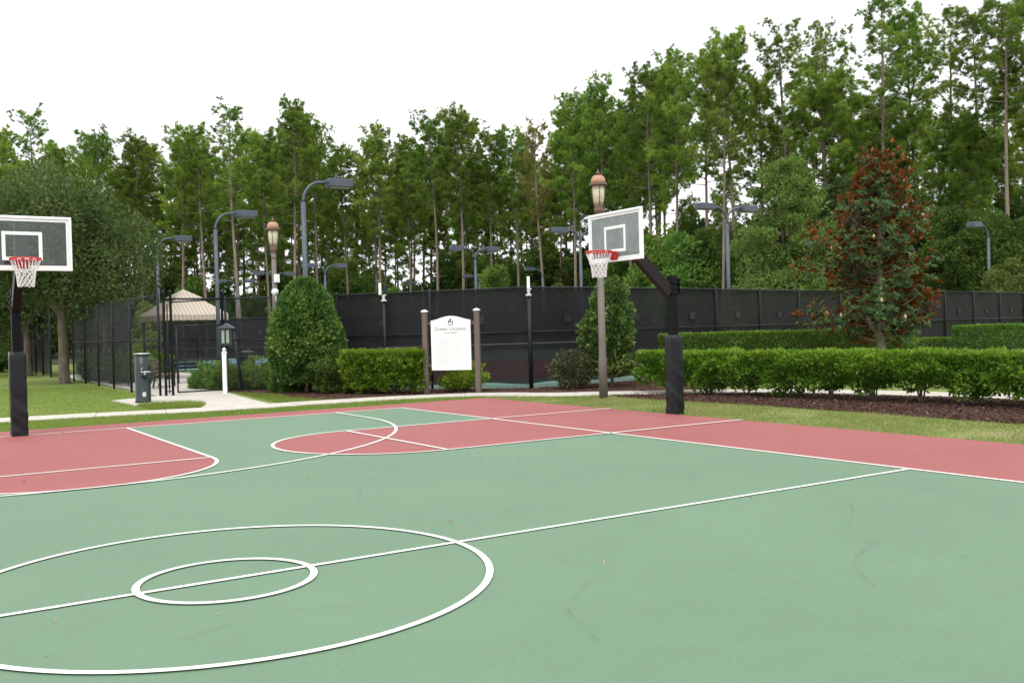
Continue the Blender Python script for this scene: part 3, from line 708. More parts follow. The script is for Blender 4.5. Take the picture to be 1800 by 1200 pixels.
def text_mesh(s, size, x, z, m, parent, wide=1.):
    cu = bpy.data.curves.new('lettering', 'FONT'); cu.body = s; cu.size = size; cu.align_x = 'CENTER'; cu.extrude = .001
    o = bpy.data.objects.new('lettering', cu); COL.objects.link(o); dg = bpy.context.evaluated_depsgraph_get()
    me = bpy.data.meshes.new_from_object(o.evaluated_get(dg)); bpy.data.objects.remove(o); me.materials.clear(); me.materials.append(m)
    o = bpy.data.objects.new('lettering', me); COL.objects.link(o); o.parent = parent
    o.rotation_euler = (PI/2, 0, 0); o.location = (x, -.0325, z); o.scale = (wide, 1, 1)
    return o
words = [text_mesh(s_, z_, 0, 1.70, MT['print'], bd) for s_, z_ in (('D', .125), ('URBIN', .098), ('C', .125), ('ROSSING', .098))]
ext = []
for o in words:
    xs = [v.co.x for v in o.data.vertices]; ext.append((min(xs), max(xs)))
gaps = [.012, .055, .012, 0]; tot = sum(b_-a_ for a_, b_ in ext)+sum(gaps); kx = min(1, 1.0/tot); x = -tot*kx/2
for o, (a_, b_), gp in zip(words, ext, gaps):
    o.scale.x = kx; o.location.x = x-a_*kx; x += (b_-a_+gp)*kx
text_mesh('Court Rules', .075, 0, 1.615, MT['print'], bd)
b = MB()
def treeicon(x, z, h, w_):
    b.add([(x-.006, -.0325, z), (x+.006, -.0325, z), (x+.006, -.0325, z+h*.5), (x-.006, -.0325, z+h*.5)], [(0, 1, 2, 3)])
    pts = [(x+w_*math.cos(q)*(.85+.15*math.sin(5*q)), -.0335, z+h*.62+h*.4*math.sin(q)) for q in np.linspace(0, 2*PI, 14)[:-1]]
    b.add(pts, [tuple(range(13))])
treeicon(-.05, 1.87, .105, .026); treeicon(.0, 1.885, .15, .03); treeicon(.062, 1.865, .095, .024)
b.add([(-.09, -.0325, 1.838), (.10, -.0325, 1.838), (.10, -.0325, 1.846), (-.09, -.0325, 1.846), (-.05, -.0328, 1.853), (.06, -.0328, 1.853), (.05, -.0328, 1.862), (-.03, -.0328, 1.862)], [(0, 1, 2, 3), (4, 5, 6, 7)])
b.build('emblem', MT['print'], bd)
b = MB(); z = 1.565; r_ = random.Random(2)
while z > .68:
    x = -.47 if r_.random() < .35 else -.40; xe = r_.uniform(.15, .49)
    while x < xe:
        wl = r_.uniform(.02, .075); b.add([(x, -.0325, z), (min(x+wl, .49), -.0325, z), (min(x+wl, .49), -.0325, z+.013), (x, -.0325, z+.013)], [(0, 1, 2, 3)]); x += wl+.018
    z -= .034 if r_.random() < .7 else .055
tag(b.build('small_print', MT['print2'], bd), kind='stuff')

# ------------------------------------------------------------------ drinking fountain, post, kiosk, canopy, furniture
t = thing('drinking_fountain', 'dark green drinking fountain column with side basin, on the concrete by the gate', 'drinking fountain', (3.72, 20.45, 0), -yaw)
MB().lathe([(.205, -.02), (.205, .05), (.198, .06), (.198, .88), (.19, .9), (.19, 1.28)], 24).build('column', MT['fount'], t)
MB().lathe([(.19, 1.28), (.215, 1.285), (.215, 1.305), (.15, 1.312)], 24).build('basin_rim', MT['chrome'], t)
b = MB(); b.lathe([(.07, .66), (.12, .70), (.128, .80)], 16, (.15, -.16, 0)); b.box((.1, -.1, .72), (.14, .16, .1)); bs = b.build('side_basin', MT['fount'], t)
MB().lathe([(.135, .80), (.14, .805), (.135, .825), (.09, .828)], 16, (.15, -.16, 0)).build('basin_rim', MT['chrome'], bs)
b = MB(); b.tube([(.05, -.19, .83), (.05, -.2, .90), (.08, -.2, .92)], .014, 6); b.lathe([(.022, .74), (.022, .775)], 8, (.17, -.29, 0)); b.build('spout', MT['chrome'], bs)
MB().box((.10, -.178, .22), (.085, .012, .12), rz=.5).build('label_plate', MT['label'], t)

t = thing('vinyl_post', 'white square post with pointed cap beside the gate', 'post', (6.57, 22.72, 0), -.5)
MB().box((0, 0, .58), (.125, .125, 1.22), bev=.008).build('shaft', MT['white'], t)
MB().lathe([(.07, 1.185), (.085, 1.2), (.085, 1.225), (.04, 1.25), (.062, 1.29), (.058, 1.32), (.02, 1.36), (.005, 1.38)], 4, smooth=False).build('cap', MT['white'], t)
t = thing('notice_box', 'small dark green notice box with pitched roof on the gate post', 'notice box', (6.75, 22.93, 1.42), -yaw)
b = MB(); b.box((0, -.10, .27), (.36, .14, .54)); b.build('case', MT['fount'], t)
b = MB()
for x in (-.09, .05): b.box((x, -.173, .28), (.085, .008, .40))
b.build('pane', MT['pane'], t)
b = MB(); b.add([(-.25, -.24, .53), (.25, -.24, .53), (.25, .03, .53), (-.25, .03, .53), (0, -.24, .68), (0, .03, .68)], [(0, 1, 4), (2, 3, 5), (0, 4, 5, 3), (1, 2, 5, 4), (3, 2, 1, 0)]); b.build('roof', MT['steel'], t)
t = thing('brace_post', 'dark leaning brace post right of the white vinyl post', 'post', (7.45, 23.9, 0), -yaw)
MB().tube([(0, 0, -.03), (-.22, .0, 1.85)], .05, 8).build('pipe', MT['fence'], t)
t = thing('path_light', 'small black box light among the low junipers under the cone shrub', 'garden light', (8.35, 21.2, 0), -yaw)
b = MB(); b.box((0, 0, .42), (.24, .14, .2), bev=.02); b.build('housing', MT['fence'], t); MB().tube([(0, 0, -.02), (0, 0, .35)], .025, 6).build('stake', MT['fence'], t)

t = thing('shade_canopy', 'brown and cream striped canvas canopy on black posts behind the gate', 'canopy', (7.62, 34.79, 0), .148)
S = 2.8
for x, y in ((.12, .12), (S-.12, .12), (.12, S-.12), (S-.12, S-.12)): MB().box((x, y, 1.2), (.09, .09, 2.42)).build('post', MT['fence'], t)
def roof_tier(x0, x1, z0, i0, i1, z1, v=None):
    b = MB(); A = [(x0, x0), (x1, x0), (x1, x1), (x0, x1)]; B = [(i0, i0), (i1, i0), (i1, i1), (i0, i1)]
    for k in range(4):
        j = (k+1) % 4; n = 14; vs = []; tt = []
        for r in (0, 1):
            P, Q = (A[k], A[j]) if r == 0 else (B[k], B[j]); z = z0 if r == 0 else z1
            for q in range(n+1):
                u = q/n; vs.append((P[0]+(Q[0]-P[0])*u, P[1]+(Q[1]-P[1])*u, z-(.05*math.sin(PI*u) if r == 0 else 0)))
                tt.append(sum(abs(Q[e]-P[e]) for e in (0, 1))*(u-.5)/.17+.3)
        b.add(vs, [(q, q+1, n+2+q, n+1+q) for q in range(n)], False, tt)
        if v:
            vs2 = [(x, y, z) for x, y, z in vs[:n+1]]+[(x, y, z0-v-.01*math.cos(k2*PI)) for k2, (x, y, z) in enumerate(vs[:n+1])]
            b.add(vs2, [(n+1+q, n+2+q, q+1, q) for q in range(n)], False, tt[:n+1]*2)
    return b
main = roof_tier(0, S, 2.72, S/2-.5, S/2+.5, 3.40, .27).build('roof', MT['canvas'], t, True)
roof_tier(S/2-.62, S/2+.62, 3.42, S/2-.03, S/2+.03, 3.80).build('roof_cap', MT['canvas'], t, True)

def bench(label, x, y, rz, wood=True):
    t = thing('park_bench', label, 'bench', (x, y, 0), rz, 'benches under the canopy')
    m = MT['wood'] if wood else MT['fence']
    for k in range(4): MB().box((0, -.2+k*.13, .44), (1.4, .11, .03)).build('slat', m, t)
    for k in range(3): MB().box((0, .27+k*.05, .56+k*.14), (1.4, .03, .11)).build('slat', m, t)
    for s in (-1, 1):
        b = MB(); b.tube([(s*.62, -.24, 0), (s*.62, -.22, .64), (s*.62, .22, .66)], .03, 6); b.tube([(s*.62, .3, 0), (s*.62, .22, .42), (s*.62, .40, .95)], .03, 6); b.tube([(s*.62, -.24, .42), (s*.62, .24, .42)], .025, 6)
        b.build('leg', MT['fence'], t)
    return t
bench('brown slatted bench facing right, seen through the gate posts', 6.15, 28.6, 1.2)
bench('black bench beyond the gate leaf, right of the brown bench', 7.7, 31.2, .25, False)
for i, (x, y) in enumerate(((5.62, 30.9), (6.05, 31.5))):
    t = thing('bike_rack', ['left hoop of the black bike rack behind the drinking fountain', 'right hoop of the black bike rack behind the drinking fountain'][i], 'bike rack', (x, y, 0), .55, 'black hoop bike racks')
    MB().tube([(-.33, 0, 0), (-.33, 0, .75)]+[(-.33*math.cos(q), 0, .75+.3*math.sin(q)) for q in np.linspace(.3, PI-.3, 9)]+[(.33, 0, .75), (.33, 0, 0)], .03, 8).build('hoop', MT['fence'], t)
t = thing('trash_can', 'black slatted trash can with dome lid left of the cone shrub', 'trash can', (10.4, 32.8, 0), 0)
MB().lathe([(.27, .05), (.27, .78)], 18).build('liner', MT['fence'], t)
for k in range(20): q = 2*PI*k/20; MB().box((.31*math.cos(q), .31*math.sin(q), .44), (.02, .06, .80), rz=q).build('slat', MT['fence'], t)
b = MB(); b.lathe([(.34, .84), (.35, .87), (.33, .9)], 18); b.build('rim', MT['fence'], t)
b = MB(); b.lathe([(.33, 1.0), (.34, 1.03), (.2, 1.1), (.03, 1.12)], 18)
for k in range(4): q = PI/4+k*PI/2; b.tube([(.28*math.cos(q), .28*math.sin(q), .88), (.28*math.cos(q), .28*math.sin(q), 1.02)], .015, 5)
b.build('lid', MT['fence'], t)
t = thing('pipe_railing', 'low black pipe railing before the blue court', 'railing', (9.9, 45.2, 0), math.atan2(-2.9, 4.9))
for x in (0, 1.1, 2.2, 3.3, 4.4, 5.5): MB().tube([(x, 0, 0), (x, 0, 1.16)], .03, 6).build('post', MT['fence'], t)
for z in (.3, 1.13): MB().tube([(0, 0, z), (5.5, 0, z)], .028, 6).build('rail', MT['fence'], t)
# tennis net seen through the screen
t = thing('tennis_net', 'tennis net with pale top band behind the wind screen', 'tennis net', (17.0, 34.5, 0), math.atan2(-2.5, 9.5))
for x in (0, 10.9): MB().tube([(x, 0, 0), (x, 0, 1.09)], .045, 8).build('post', MT['fence'], t)
MB().box((5.45, 0, 1.0), (10.8, .02, .07)).build('top_band', MT['white'], t)
b = MB()
for x in np.arange(.05, 10.9, .12): b.box((x, 0, .53), (.004, .004, .9))
for z in np.arange(.08, .98, .12): b.box((5.45, 0, z), (10.8, .004, .004))
tag(b.build('mesh', MT['wire'], t), kind='stuff')

# ------------------------------------------------------------------ shrubs and hedges
def stems(t, pts, h, spread, m=None, n=3, r=.022):
    for k in range(n):
        q = rnd.uniform(0, 6.28); e = spread*rnd.uniform(.5, 1)
        MB().tube([(pts[0]+.04*math.cos(q), pts[1]+.04*math.sin(q), -.05), (pts[0]+.3*e*math.cos(q), pts[1]+.3*e*math.sin(q), h*.35), (pts[0]+.7*e*math.cos(q+.3), pts[1]+.7*e*math.sin(q+.3), h*.7), (pts[0]+e*math.cos(q+.2), pts[1]+e*math.sin(q+.2), h)], [r, r*.85, r*.6, r*.35], 6, False).build('stem', m or MT['stem'], t)
def hedge(label, path, width, height, zb, n, m, size, seed, name='hedge', ragged=.06, group='clipped hedges', stem_step=0, taper=.85, clump=1.):
    g = np.random.default_rng(seed); path = np.array(path, float); o = path[0]
    t = thing(name, label, 'hedge' if name == 'hedge' else 'shrub', (o[0], o[1], 0), 0, group)
    sp = smooth_path([tuple(p) for p in path-o], 12) if len(path) > 2 else path-o
    sg = np.r_[0, np.cumsum(np.linalg.norm(np.diff(sp, axis=0), axis=1))]; ln = sg[-1]
    N = n; s = g.uniform(-width*.35, ln+width*.35, N)
    # most leaves in the outer skin, the rest inside
    wu = g.uniform(-1, 1, N); hu = g.uniform(0, 1, N); inner = g.random(N) < .28
    face = g.random(N); side = ~inner & (face < .62); topf = ~inner & ~side
    wu[side] = np.sign(wu[side])*(1-np.abs(g.normal(size=side.sum()))*.09); hu[topf] = 1-np.abs(g.normal(size=topf.sum()))*.04
    sc = np.clip(s, 0, ln); px = np.interp(sc, sg, sp[:, 0]); py = np.interp(sc, sg, sp[:, 1])
    e = np.clip(sc, .02, ln-.02); tx = np.interp(e+.02, sg, sp[:, 0])-np.interp(e-.02, sg, sp[:, 0]); ty = np.interp(e+.02, sg, sp[:, 1])-np.interp(e-.02, sg, sp[:, 1])
    tn = np.hypot(tx, ty)+1e-9; tx /= tn; ty /= tn
    over = s-sc; rnd_end = np.sqrt(np.clip(1-(over/(width*.36))**2, 0, 1))
    Q = np.column_stack([s, wu*2, hu*2]); fl = lumps(Q, g, 9, 2.3*clump)
    prof = 1-(1-taper)*np.abs(hu-.55)*2
    off = wu*width/2*prof*rnd_end*(1+ragged*1.3*fl)
    # each bush along the hedge lifts its skirt between stems
    skirt = zb*(1+ (.55*np.cos(2*PI*s/stem_step) if stem_step else 0)+.35*lumps(Q[:, :1]*np.array([[1., 0, 0]]), g, 4, 3))
    z = skirt+(height-skirt)*hu*(1+ragged*.22*fl*(hu > .8)) + ragged*.25*fl*(hu <= .8)
    P = np.column_stack([px+tx*over-ty*off, py+ty*over+tx*off, np.maximum(z, .02)])
    D = np.column_stack([-ty*np.sign(off)*np.abs(wu)**2, tx*np.sign(off)*np.abs(wu)**2, .45+1.4*(hu > .93)])
    D[:, 0] += tx*np.sign(over)*(over != 0); D[:, 1] += ty*np.sign(over)*(over != 0)
    f2 = lumps(P, g, 14, 9.); P += D*(.06*f2*ragged/.1*np.where(hu > .8, .25, 1))[:, None]
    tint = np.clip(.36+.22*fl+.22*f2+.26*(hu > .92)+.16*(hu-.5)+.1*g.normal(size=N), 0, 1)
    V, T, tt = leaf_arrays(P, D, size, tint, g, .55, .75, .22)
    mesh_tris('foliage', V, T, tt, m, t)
    if stem_step:
        x = stem_step/2
        while x < ln: stems(t, (np.interp(x, sg, sp[:, 0]), np.interp(x, sg, sp[:, 1])), max(.5, zb*2.6), .42, n=5); x += stem_step
    return t
def bush(label, x, y, prof, n, m, size, seed, name='shrub', cat='shrub', trunk=0, group=None, sq=(1, 1), lump=.12, lscale=2.2, inner=.3, droop=0, aspect=.55, spread=.75):
    """prof: list of (z, radius)"""
    g = np.random.default_rng(seed); t = thing(name, label, cat, (x, y, 0), rnd.uniform(0, 6), group)
    pz, pr = zip(*prof); zz = np.linspace(pz[0], pz[-1], 200); rr = np.interp(zz, pz, pr); cdf = np.cumsum(rr+.12*max(pr)); cdf /= cdf[-1]
    z = np.interp(g.random(n), cdf, zz); r0 = np.interp(z, pz, pr); q = g.uniform(0, 2*PI, n)
    ins = g.random(n) < inner; k = 1-np.abs(g.normal(size=n))*.07; k[ins] = np.sqrt(g.random(ins.sum()))*.95
    d = np.column_stack([np.cos(q), np.sin(q)]); fl = lumps(np.column_stack([d*r0[:, None], z]), g, 10, lscale)
    rad = r0*k*(1+lump*fl)
    P = np.column_stack([d[:, 0]*rad*sq[0], d[:, 1]*rad*sq[1], z+.1*lump*fl])
    sl = np.gradient(rr, zz); up = np.interp(z, zz, -sl)
    D = np.column_stack([d, .35+np.clip(up, -.3, 2)])
    f2 = lumps(P, g, 14, 8.); P += D*(.06*f2*lump/.12)[:, None]
    tint = np.clip(.42+.2*fl+.3*f2+.16*g.normal(size=n), 0, 1)
    V, T, tt = leaf_arrays(P, D, size, tint, g, aspect, spread, .22, droop)
    mesh_tris('foliage', V, T, tt, m, t)
    if trunk: stems(t, (0, 0), trunk, .25, n=4, r=.035)
    return t
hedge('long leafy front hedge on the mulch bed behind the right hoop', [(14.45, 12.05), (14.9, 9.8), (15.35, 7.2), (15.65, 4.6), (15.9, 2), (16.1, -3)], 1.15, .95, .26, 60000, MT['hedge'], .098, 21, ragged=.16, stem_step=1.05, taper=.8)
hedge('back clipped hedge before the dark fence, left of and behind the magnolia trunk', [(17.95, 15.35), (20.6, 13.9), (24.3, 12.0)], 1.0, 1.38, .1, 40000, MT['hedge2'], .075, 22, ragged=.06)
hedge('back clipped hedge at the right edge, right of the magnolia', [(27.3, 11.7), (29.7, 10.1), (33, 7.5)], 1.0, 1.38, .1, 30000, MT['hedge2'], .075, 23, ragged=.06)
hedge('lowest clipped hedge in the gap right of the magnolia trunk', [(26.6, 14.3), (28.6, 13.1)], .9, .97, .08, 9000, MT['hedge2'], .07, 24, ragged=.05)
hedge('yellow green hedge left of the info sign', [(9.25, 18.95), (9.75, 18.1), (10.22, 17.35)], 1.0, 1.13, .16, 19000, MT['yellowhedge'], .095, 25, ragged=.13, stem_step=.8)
bush('small yellow green shrub under the white info sign', 11.62, 17.22, [(.06, .25), (.18, .46), (.34, .44), (.5, .15)], 3000, MT['yellowhedge'], .09, 26, trunk=.3, lump=.42, lscale=4, sq=(1.15, 1.15))
CONE = [(.3, .70), (.7, .98), (1.2, 1.09), (1.8, 1.06), (2.3, .92), (2.7, .73), (3.0, .52), (3.2, .32), (3.32, .08)]
bush('big dense cone shaped shrub left of the hedge and sign', 8.52, 21.0, CONE, 26000, MT['cone'], .12, 27, name='cone_shrub', trunk=1.0, lump=.075, lscale=2.6, inner=.35, group='cone shaped shrubs')
bush('narrow loose cone shaped shrub behind the street lamp post and right hoop net', 15.25, 14.9, [(.3, .38), (.8, .62), (1.4, .74), (2.0, .68), (2.5, .5), (2.85, .26), (3.0, .05)], 8500, MT['cone2'], .12, 28, name='cone_shrub', trunk=1.0, lump=.32, lscale=2.4, inner=.4, group='cone shaped shrubs')
bush('dark low shrub tucked between the big cone shrub and the yellow hedge', 9.05, 19.75, [(.05, .5), (.4, .72), (.8, .66), (1.1, .3)], 9000, MT['deep'], .09, 29, trunk=.6, lump=.2)
bush('small dull reddish shrub left of the narrow cone shrub', 14.1, 15.2, [(.05, .3), (.35, .52), (.75, .5), (1.0, .2)], 3600, MT['redbush'], .08, 30, trunk=.5, lump=.25)
for i, (x, y, r, h, lab) in enumerate(((7.35, 24.75, .75, .62, 'juniper mound just right of the gate, behind the white post'), (8.15, 24.6, .9, .72, 'juniper mound left of the street lamp post, behind the brace post'), (8.75, 23.4, .8, .55, 'juniper mound directly behind the lower street lamp post'), (8.3, 22.0, .6, .40, 'low juniper under the left side of the cone shrub'), (7.1, 26.2, .8, .66, 'juniper mound behind the gate leaf'))):
    bush(lab, x, y, [(.02, r*.9), (h*.5, r), (h*.8, r*.7), (h, r*.15)], 6500, MT['juniper'], .12, 40+i, 'juniper', 'juniper', group='juniper mounds by the gate', lump=.22, lscale=3, aspect=.25)
for i, (x, y, r, h, m, lab) in enumerate(((7.6, 37.6, 1.0, 1.05, 'yellowhedge', 'yellow green shrub under the canopy behind the brown bench'), (6.0, 34.0, .9, .95, 'hedge', 'green shrub seen through the side fence behind the bike rack'), (5.9, 37.5, 1.1, .9, 'hedge', 'farther green shrub inside the side fence behind the drinking fountain'))):
    bush(lab, x, y, [(.02, r*.8), (h*.5, r), (h*.85, r*.75), (h, r*.2)], 5000, MT[m], .11, 60+i, lump=.2, group='shrubs inside the fence')
for i, (x, y, r, h, lab) in enumerate(((2.2, 58, 1.6, 1.5, 'dark shrub beyond the oak at the far left edge, nearest the oak'), (-.5, 64, 2.2, 1.9, 'wide dark shrub at the far left edge behind the hoop pole'), (3.4, 66, 1.8, 1.7, 'dark shrub at the end of the left lawn behind the farther oak'))):
    bush(lab, x, y, [(.02, r*.8), (h*.5, r), (h*.85, r*.75), (h, r*.2)], 5000, MT['deep'], .16, 70+i, lump=.25, group='dark shrubs at the end of the lawn')

# ------------------------------------------------------------------ magnolia
def magnolia():
    g = np.random.default_rng(77); r_ = random.Random(9)
    t = thing('magnolia_tree', 'magnolia tree with rusty brown leaf undersides rising behind the front hedge', 'tree', (21.35, 10.5, 0), 0)
    b = MB(); b.tube([(0, 0, -.1), (.02, 0, .6), (0, .03, 1.3), (-.03, 0, 2.6), (.05, 0, 4.2), (0, 0, 5.8), (.02, 0, 6.2)], [.15, .125, .115, .09, .06, .03, .012], 10)
    b.tube([(0, 0, 1.0), (-.25, .1, 1.5), (-.5, .15, 1.9)], [.08, .07, .05], 8)
    tips = []; dirs = []
    prof = lambda z: np.interp(z, [.95, 1.25, 1.7, 2.4, 3.2, 4.0, 4.8, 5.4, 5.9, 6.4], [.7, 1.4, 1.68, 1.58, 1.42, 1.2, .95, .68, .45, .24])
    nb = 112
    for i in range(nb):
        z = 1.2+5.05*(i+r_.random())/nb; q = i*2.399+r_.uniform(-.4, .4); Rr = prof(z)*r_.uniform(.72, 1.12)*(1+.22*math.sin(q*2+z*2.3)*math.sin(z*3.1+q))
        if math.sin(q*3+z*1.7)+math.sin(z*4.3-q*2) < -1.25: continue
        if r_.random() < .10: Rr *= 1.2
        st = Vector((0, 0, max(.95, z-.25*Rr))); en = Vector((Rr*math.cos(q), Rr*math.sin(q), z+.12*Rr)); mid = (st+en)/2+Vector((0, 0, -.08*Rr))
        b.tube([st, mid, st+(en-st)*.8], [.022, .014, .007], 5, False)
        for k in range(int(9+Rr*8.5)):
            u = r_.uniform(.35, 1.05); p = st+(en-st)*u+Vector((r_.gauss(0, .17), r_.gauss(0, .17), r_.gauss(0, .15)))
            tips.append(p); dirs.append(((en-st).normalized()*.7+Vector((r_.gauss(0, .3), r_.gauss(0, .3), .55+r_.gauss(0, .25)))))
    for k in range(50):     # long low limb at left and bottom
        u = r_.uniform(.3, 1); q = PI*.75+r_.gauss(0, .12); tips.append(Vector((2.35*u*math.cos(q), 2.35*u*math.sin(q), 1.55+.5*u*r_.random()+r_.gauss(0, .12)))); dirs.append(Vector((math.cos(q), math.sin(q), .7)))
    b.build('trunk', MT['magbark'], t)
    P = np.array(tips); D = unit(np.array(dirs)); K = 9; n = len(P)
    # rosettes; about a third of them stand upright and show their rusty undersides
    outer = np.hypot(P[:, 0], P[:, 1])/np.maximum(prof(P[:, 2]), .2)
    rust = g.random(n) < np.clip(.10+.34*(outer > .75)+.45*(P[:, 2] > 5.4)+.16*(P[:, 2] > 3.8), 0, .9)
    d = np.repeat(D, K, 0); p = np.repeat(P, K, 0); ru = np.repeat(rust, K)
    rad = g.normal(size=(n*K, 3)); rad -= (rad*d).sum(1, keepdims=True)*d; rad = unit(rad)
    el = np.where(ru, .95+.4*g.random(n*K), .0+.7*g.random(n*K))[:, None]
    ld = unit(d*el+rad*(1.15-np.where(ru[:, None], .62, .1)))
    up = unit(d-(d*ld).sum(1, keepdims=True)*ld)                       # upper face looks to the rosette axis
    s = np.cross(ld, up); sz = (.165*(.75+.5*g.random(n*K)))[:, None]; wd = sz*.235
    a = p+ld*sz*.1; m1 = p+ld*sz*.45-up*sz*.05; tp = p+ld*sz*1.05-up*sz*.12*np.where(ru[:, None], -.3, 1.4)
    V = np.stack([a, m1-s*wd+up*wd*.25, tp, m1+s*wd+up*wd*.25], 1).reshape(-1, 3); bb = np.arange(n*K)*4
    T = np.stack([np.stack([bb, bb+2, bb+1], 1), np.stack([bb, bb+3, bb+2], 1)], 1).reshape(-1, 3)
    mesh_tris('crown', V, T, np.repeat(np.clip(.4+.2*g.normal(size=n*K), 0, 1), 4), MT['mag'], t)
    for k in range(26):
        i = r_.randrange(n); q = P[i]
        if outer[i] < .7: continue
        MB().lathe([(.01, -.05), (.035, -.02), (.04, .02), (.022, .06), (.005, .085)], 8, tuple(q+D[i]*.07)).build('seed_pod', MT['bud'], t)
    return t
magnolia()

# ------------------------------------------------------------------ trees
def limb(b, p0, p1, r0, r1, sag, n=4, sides=5):
    p0, p1 = Vector(p0), Vector(p1); pts = []
    for i in range(n+1):
        u = i/n; p = p0+(p1-p0)*u; p.z += sag*math.sin(PI*u); pts.append(p)
    b.tube(pts, [r0+(r1-r0)*i/n for i in range(n+1)], sides, False)
def pine_meshes(seed, H, cf, Rc, nb, K=38, lush=1.):
    r_ = random.Random(seed); g = np.random.default_rng(seed)
    b = MB(); ph = r_.uniform(0, 6); bend = r_.uniform(.05, .32)
    axis = lambda z: Vector((bend*math.sin(z*.16+ph)-bend*math.sin(ph), bend*math.cos(z*.13+ph)-bend*math.cos(ph), z))
    zs = np.linspace(-.2, H, 14); b.tube([axis(z) for z in zs], [max(.015, .19*(1-.72*max(0, z)/H)*(1 if z < H*.85 else (H-z)/(H*.15)+.05)) for z in zs], 8)
    for _ in range(5):     # dead stubs
        z = r_.uniform(.3, 1-cf)*H; q = r_.uniform(0, 6.28); l = r_.uniform(.3, 1.1); limb(b, axis(z), axis(z)+Vector((l*math.cos(q), l*math.sin(q), .15*l)), .025, .008, 0, 2, 4)
    tp, td, tt = [], [], []
    zc = H*(1-cf)
    for i in range(nb):
        u = ((i+r_.random())/nb)**.82; z = zc+(H-zc)*u*.97; q = i*2.399+r_.uniform(-.5, .5)
        prof = (math.sin(PI*(.24+.52*u)))**.7 if u > .08 else .7
        Rr = Rc*max(.16, prof)*r_.uniform(.5, 1.12)*(1-.22*u)
        if u < .18 and r_.random() < .45: Rr *= .5
        el = math.radians(10+46*u+r_.uniform(-12, 12)); st = axis(z)
        d = Vector((math.cos(q)*math.cos(el), math.sin(q)*math.cos(el), math.sin(el))); en = st+d*Rr
        limb(b, st, en, .05*(1-.6*u), .012, -.05*Rr, 4, 5)
        ct = r_.uniform(.12, .78)
        ns = max(3, int(Rr*3.1*lush))
        for k in range(ns):
            s = .34+.70*(k+r_.random())/ns; p = st+d*Rr*s; p.z -= .05*Rr*math.sin(PI*min(1, s))
            q2 = q+r_.choice((-1, 1))*r_.uniform(.4, 1.3); l = Rr*r_.uniform(.12, .36)*(1.25-s*.6)
            d2 = Vector((math.cos(q2), math.sin(q2), .45+r_.uniform(-.5, 1.1))).normalized(); e2 = p+d2*l
            if r_.random() < .5: limb(b, p, e2, .012, .006, 0, 1, 3)
            cs = r_.gauss(0, .16); sp_ = r_.uniform(.09, .18)
            for m_ in range(5+(r_.random() < .5)):
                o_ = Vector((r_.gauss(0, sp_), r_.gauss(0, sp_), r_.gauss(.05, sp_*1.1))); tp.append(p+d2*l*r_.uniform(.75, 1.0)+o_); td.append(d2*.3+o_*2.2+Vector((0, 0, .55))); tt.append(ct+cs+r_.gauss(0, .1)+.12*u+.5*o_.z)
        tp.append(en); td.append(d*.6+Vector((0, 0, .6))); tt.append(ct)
    for k in range(8): tp.append(axis(H)+Vector((r_.gauss(0, .2), r_.gauss(0, .2), r_.uniform(-.7, .1)))); td.append(Vector((0, 0, 1))); tt.append(.6)
    P = np.array(tp); D = unit(np.array(td))
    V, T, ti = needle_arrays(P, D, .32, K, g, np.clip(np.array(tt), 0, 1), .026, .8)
    return b, V, T, ti
PROTO = []
def pine_proto(seed, H, cf, Rc, nb, K=38, lush=1., m='pine'):
    t = thing('pine_tree', 'pine', 'tree'); b, V, T, ti = pine_meshes(seed, H, cf, Rc, nb, K, lush)
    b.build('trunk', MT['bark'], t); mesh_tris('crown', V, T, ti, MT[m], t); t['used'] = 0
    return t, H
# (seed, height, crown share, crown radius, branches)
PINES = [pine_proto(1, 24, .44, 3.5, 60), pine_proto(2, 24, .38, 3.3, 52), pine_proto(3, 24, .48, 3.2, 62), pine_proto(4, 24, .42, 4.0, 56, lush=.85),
         pine_proto(5, 24, .52, 2.9, 66), pine_proto(6, 24, .34, 3.6, 48), pine_proto(7, 24, .44, 3.8, 54, lush=.75), pine_proto(10, 24, .72, 3.0, 84), pine_proto(11, 24, .68, 3.2, 76, lush=.8)]
AIRY = [pine_proto(12, 24, .42, 3.5, 34, lush=.75), pine_proto(13, 24, .48, 3.1, 38, lush=.7), pine_proto(14, 24, .36, 3.7, 32, lush=.8)]
BROWN = pine_proto(8, 24, .46, 2.8, 44, m='pinebrown', lush=.7)
YOUNG = pine_proto(9, 13, .62, 2.7, 62)
def place(proto, x, y, h, rz, label, group=None, wide=1.):
    t, H = proto
    if not t['used']: o = t; t['used'] = 1
    else: o = copy_tree(t)
    s = h/H; o.location = (x, y, -.03); o.rotation_euler = (0, 0, rz); o.scale = (s*wide, s*wide, s)
    tag(o, label, 'tree', group); return o
FWD = np.array([math.sin(yaw), math.cos(yaw)]); RGT = np.array([math.cos(yaw), -math.sin(yaw)]); CP = np.array([-1.8826, -6.637])
def spot(x, d): return CP+FWD*d+RGT*d*(x-900)/f_            # a bearing (pixel column of the photograph) and a distance
def hz(x): return 580-(x-900)*.0268
ORD = ['first', 'second', 'third', 'fourth', 'fifth', 'sixth', 'seventh', 'eighth']
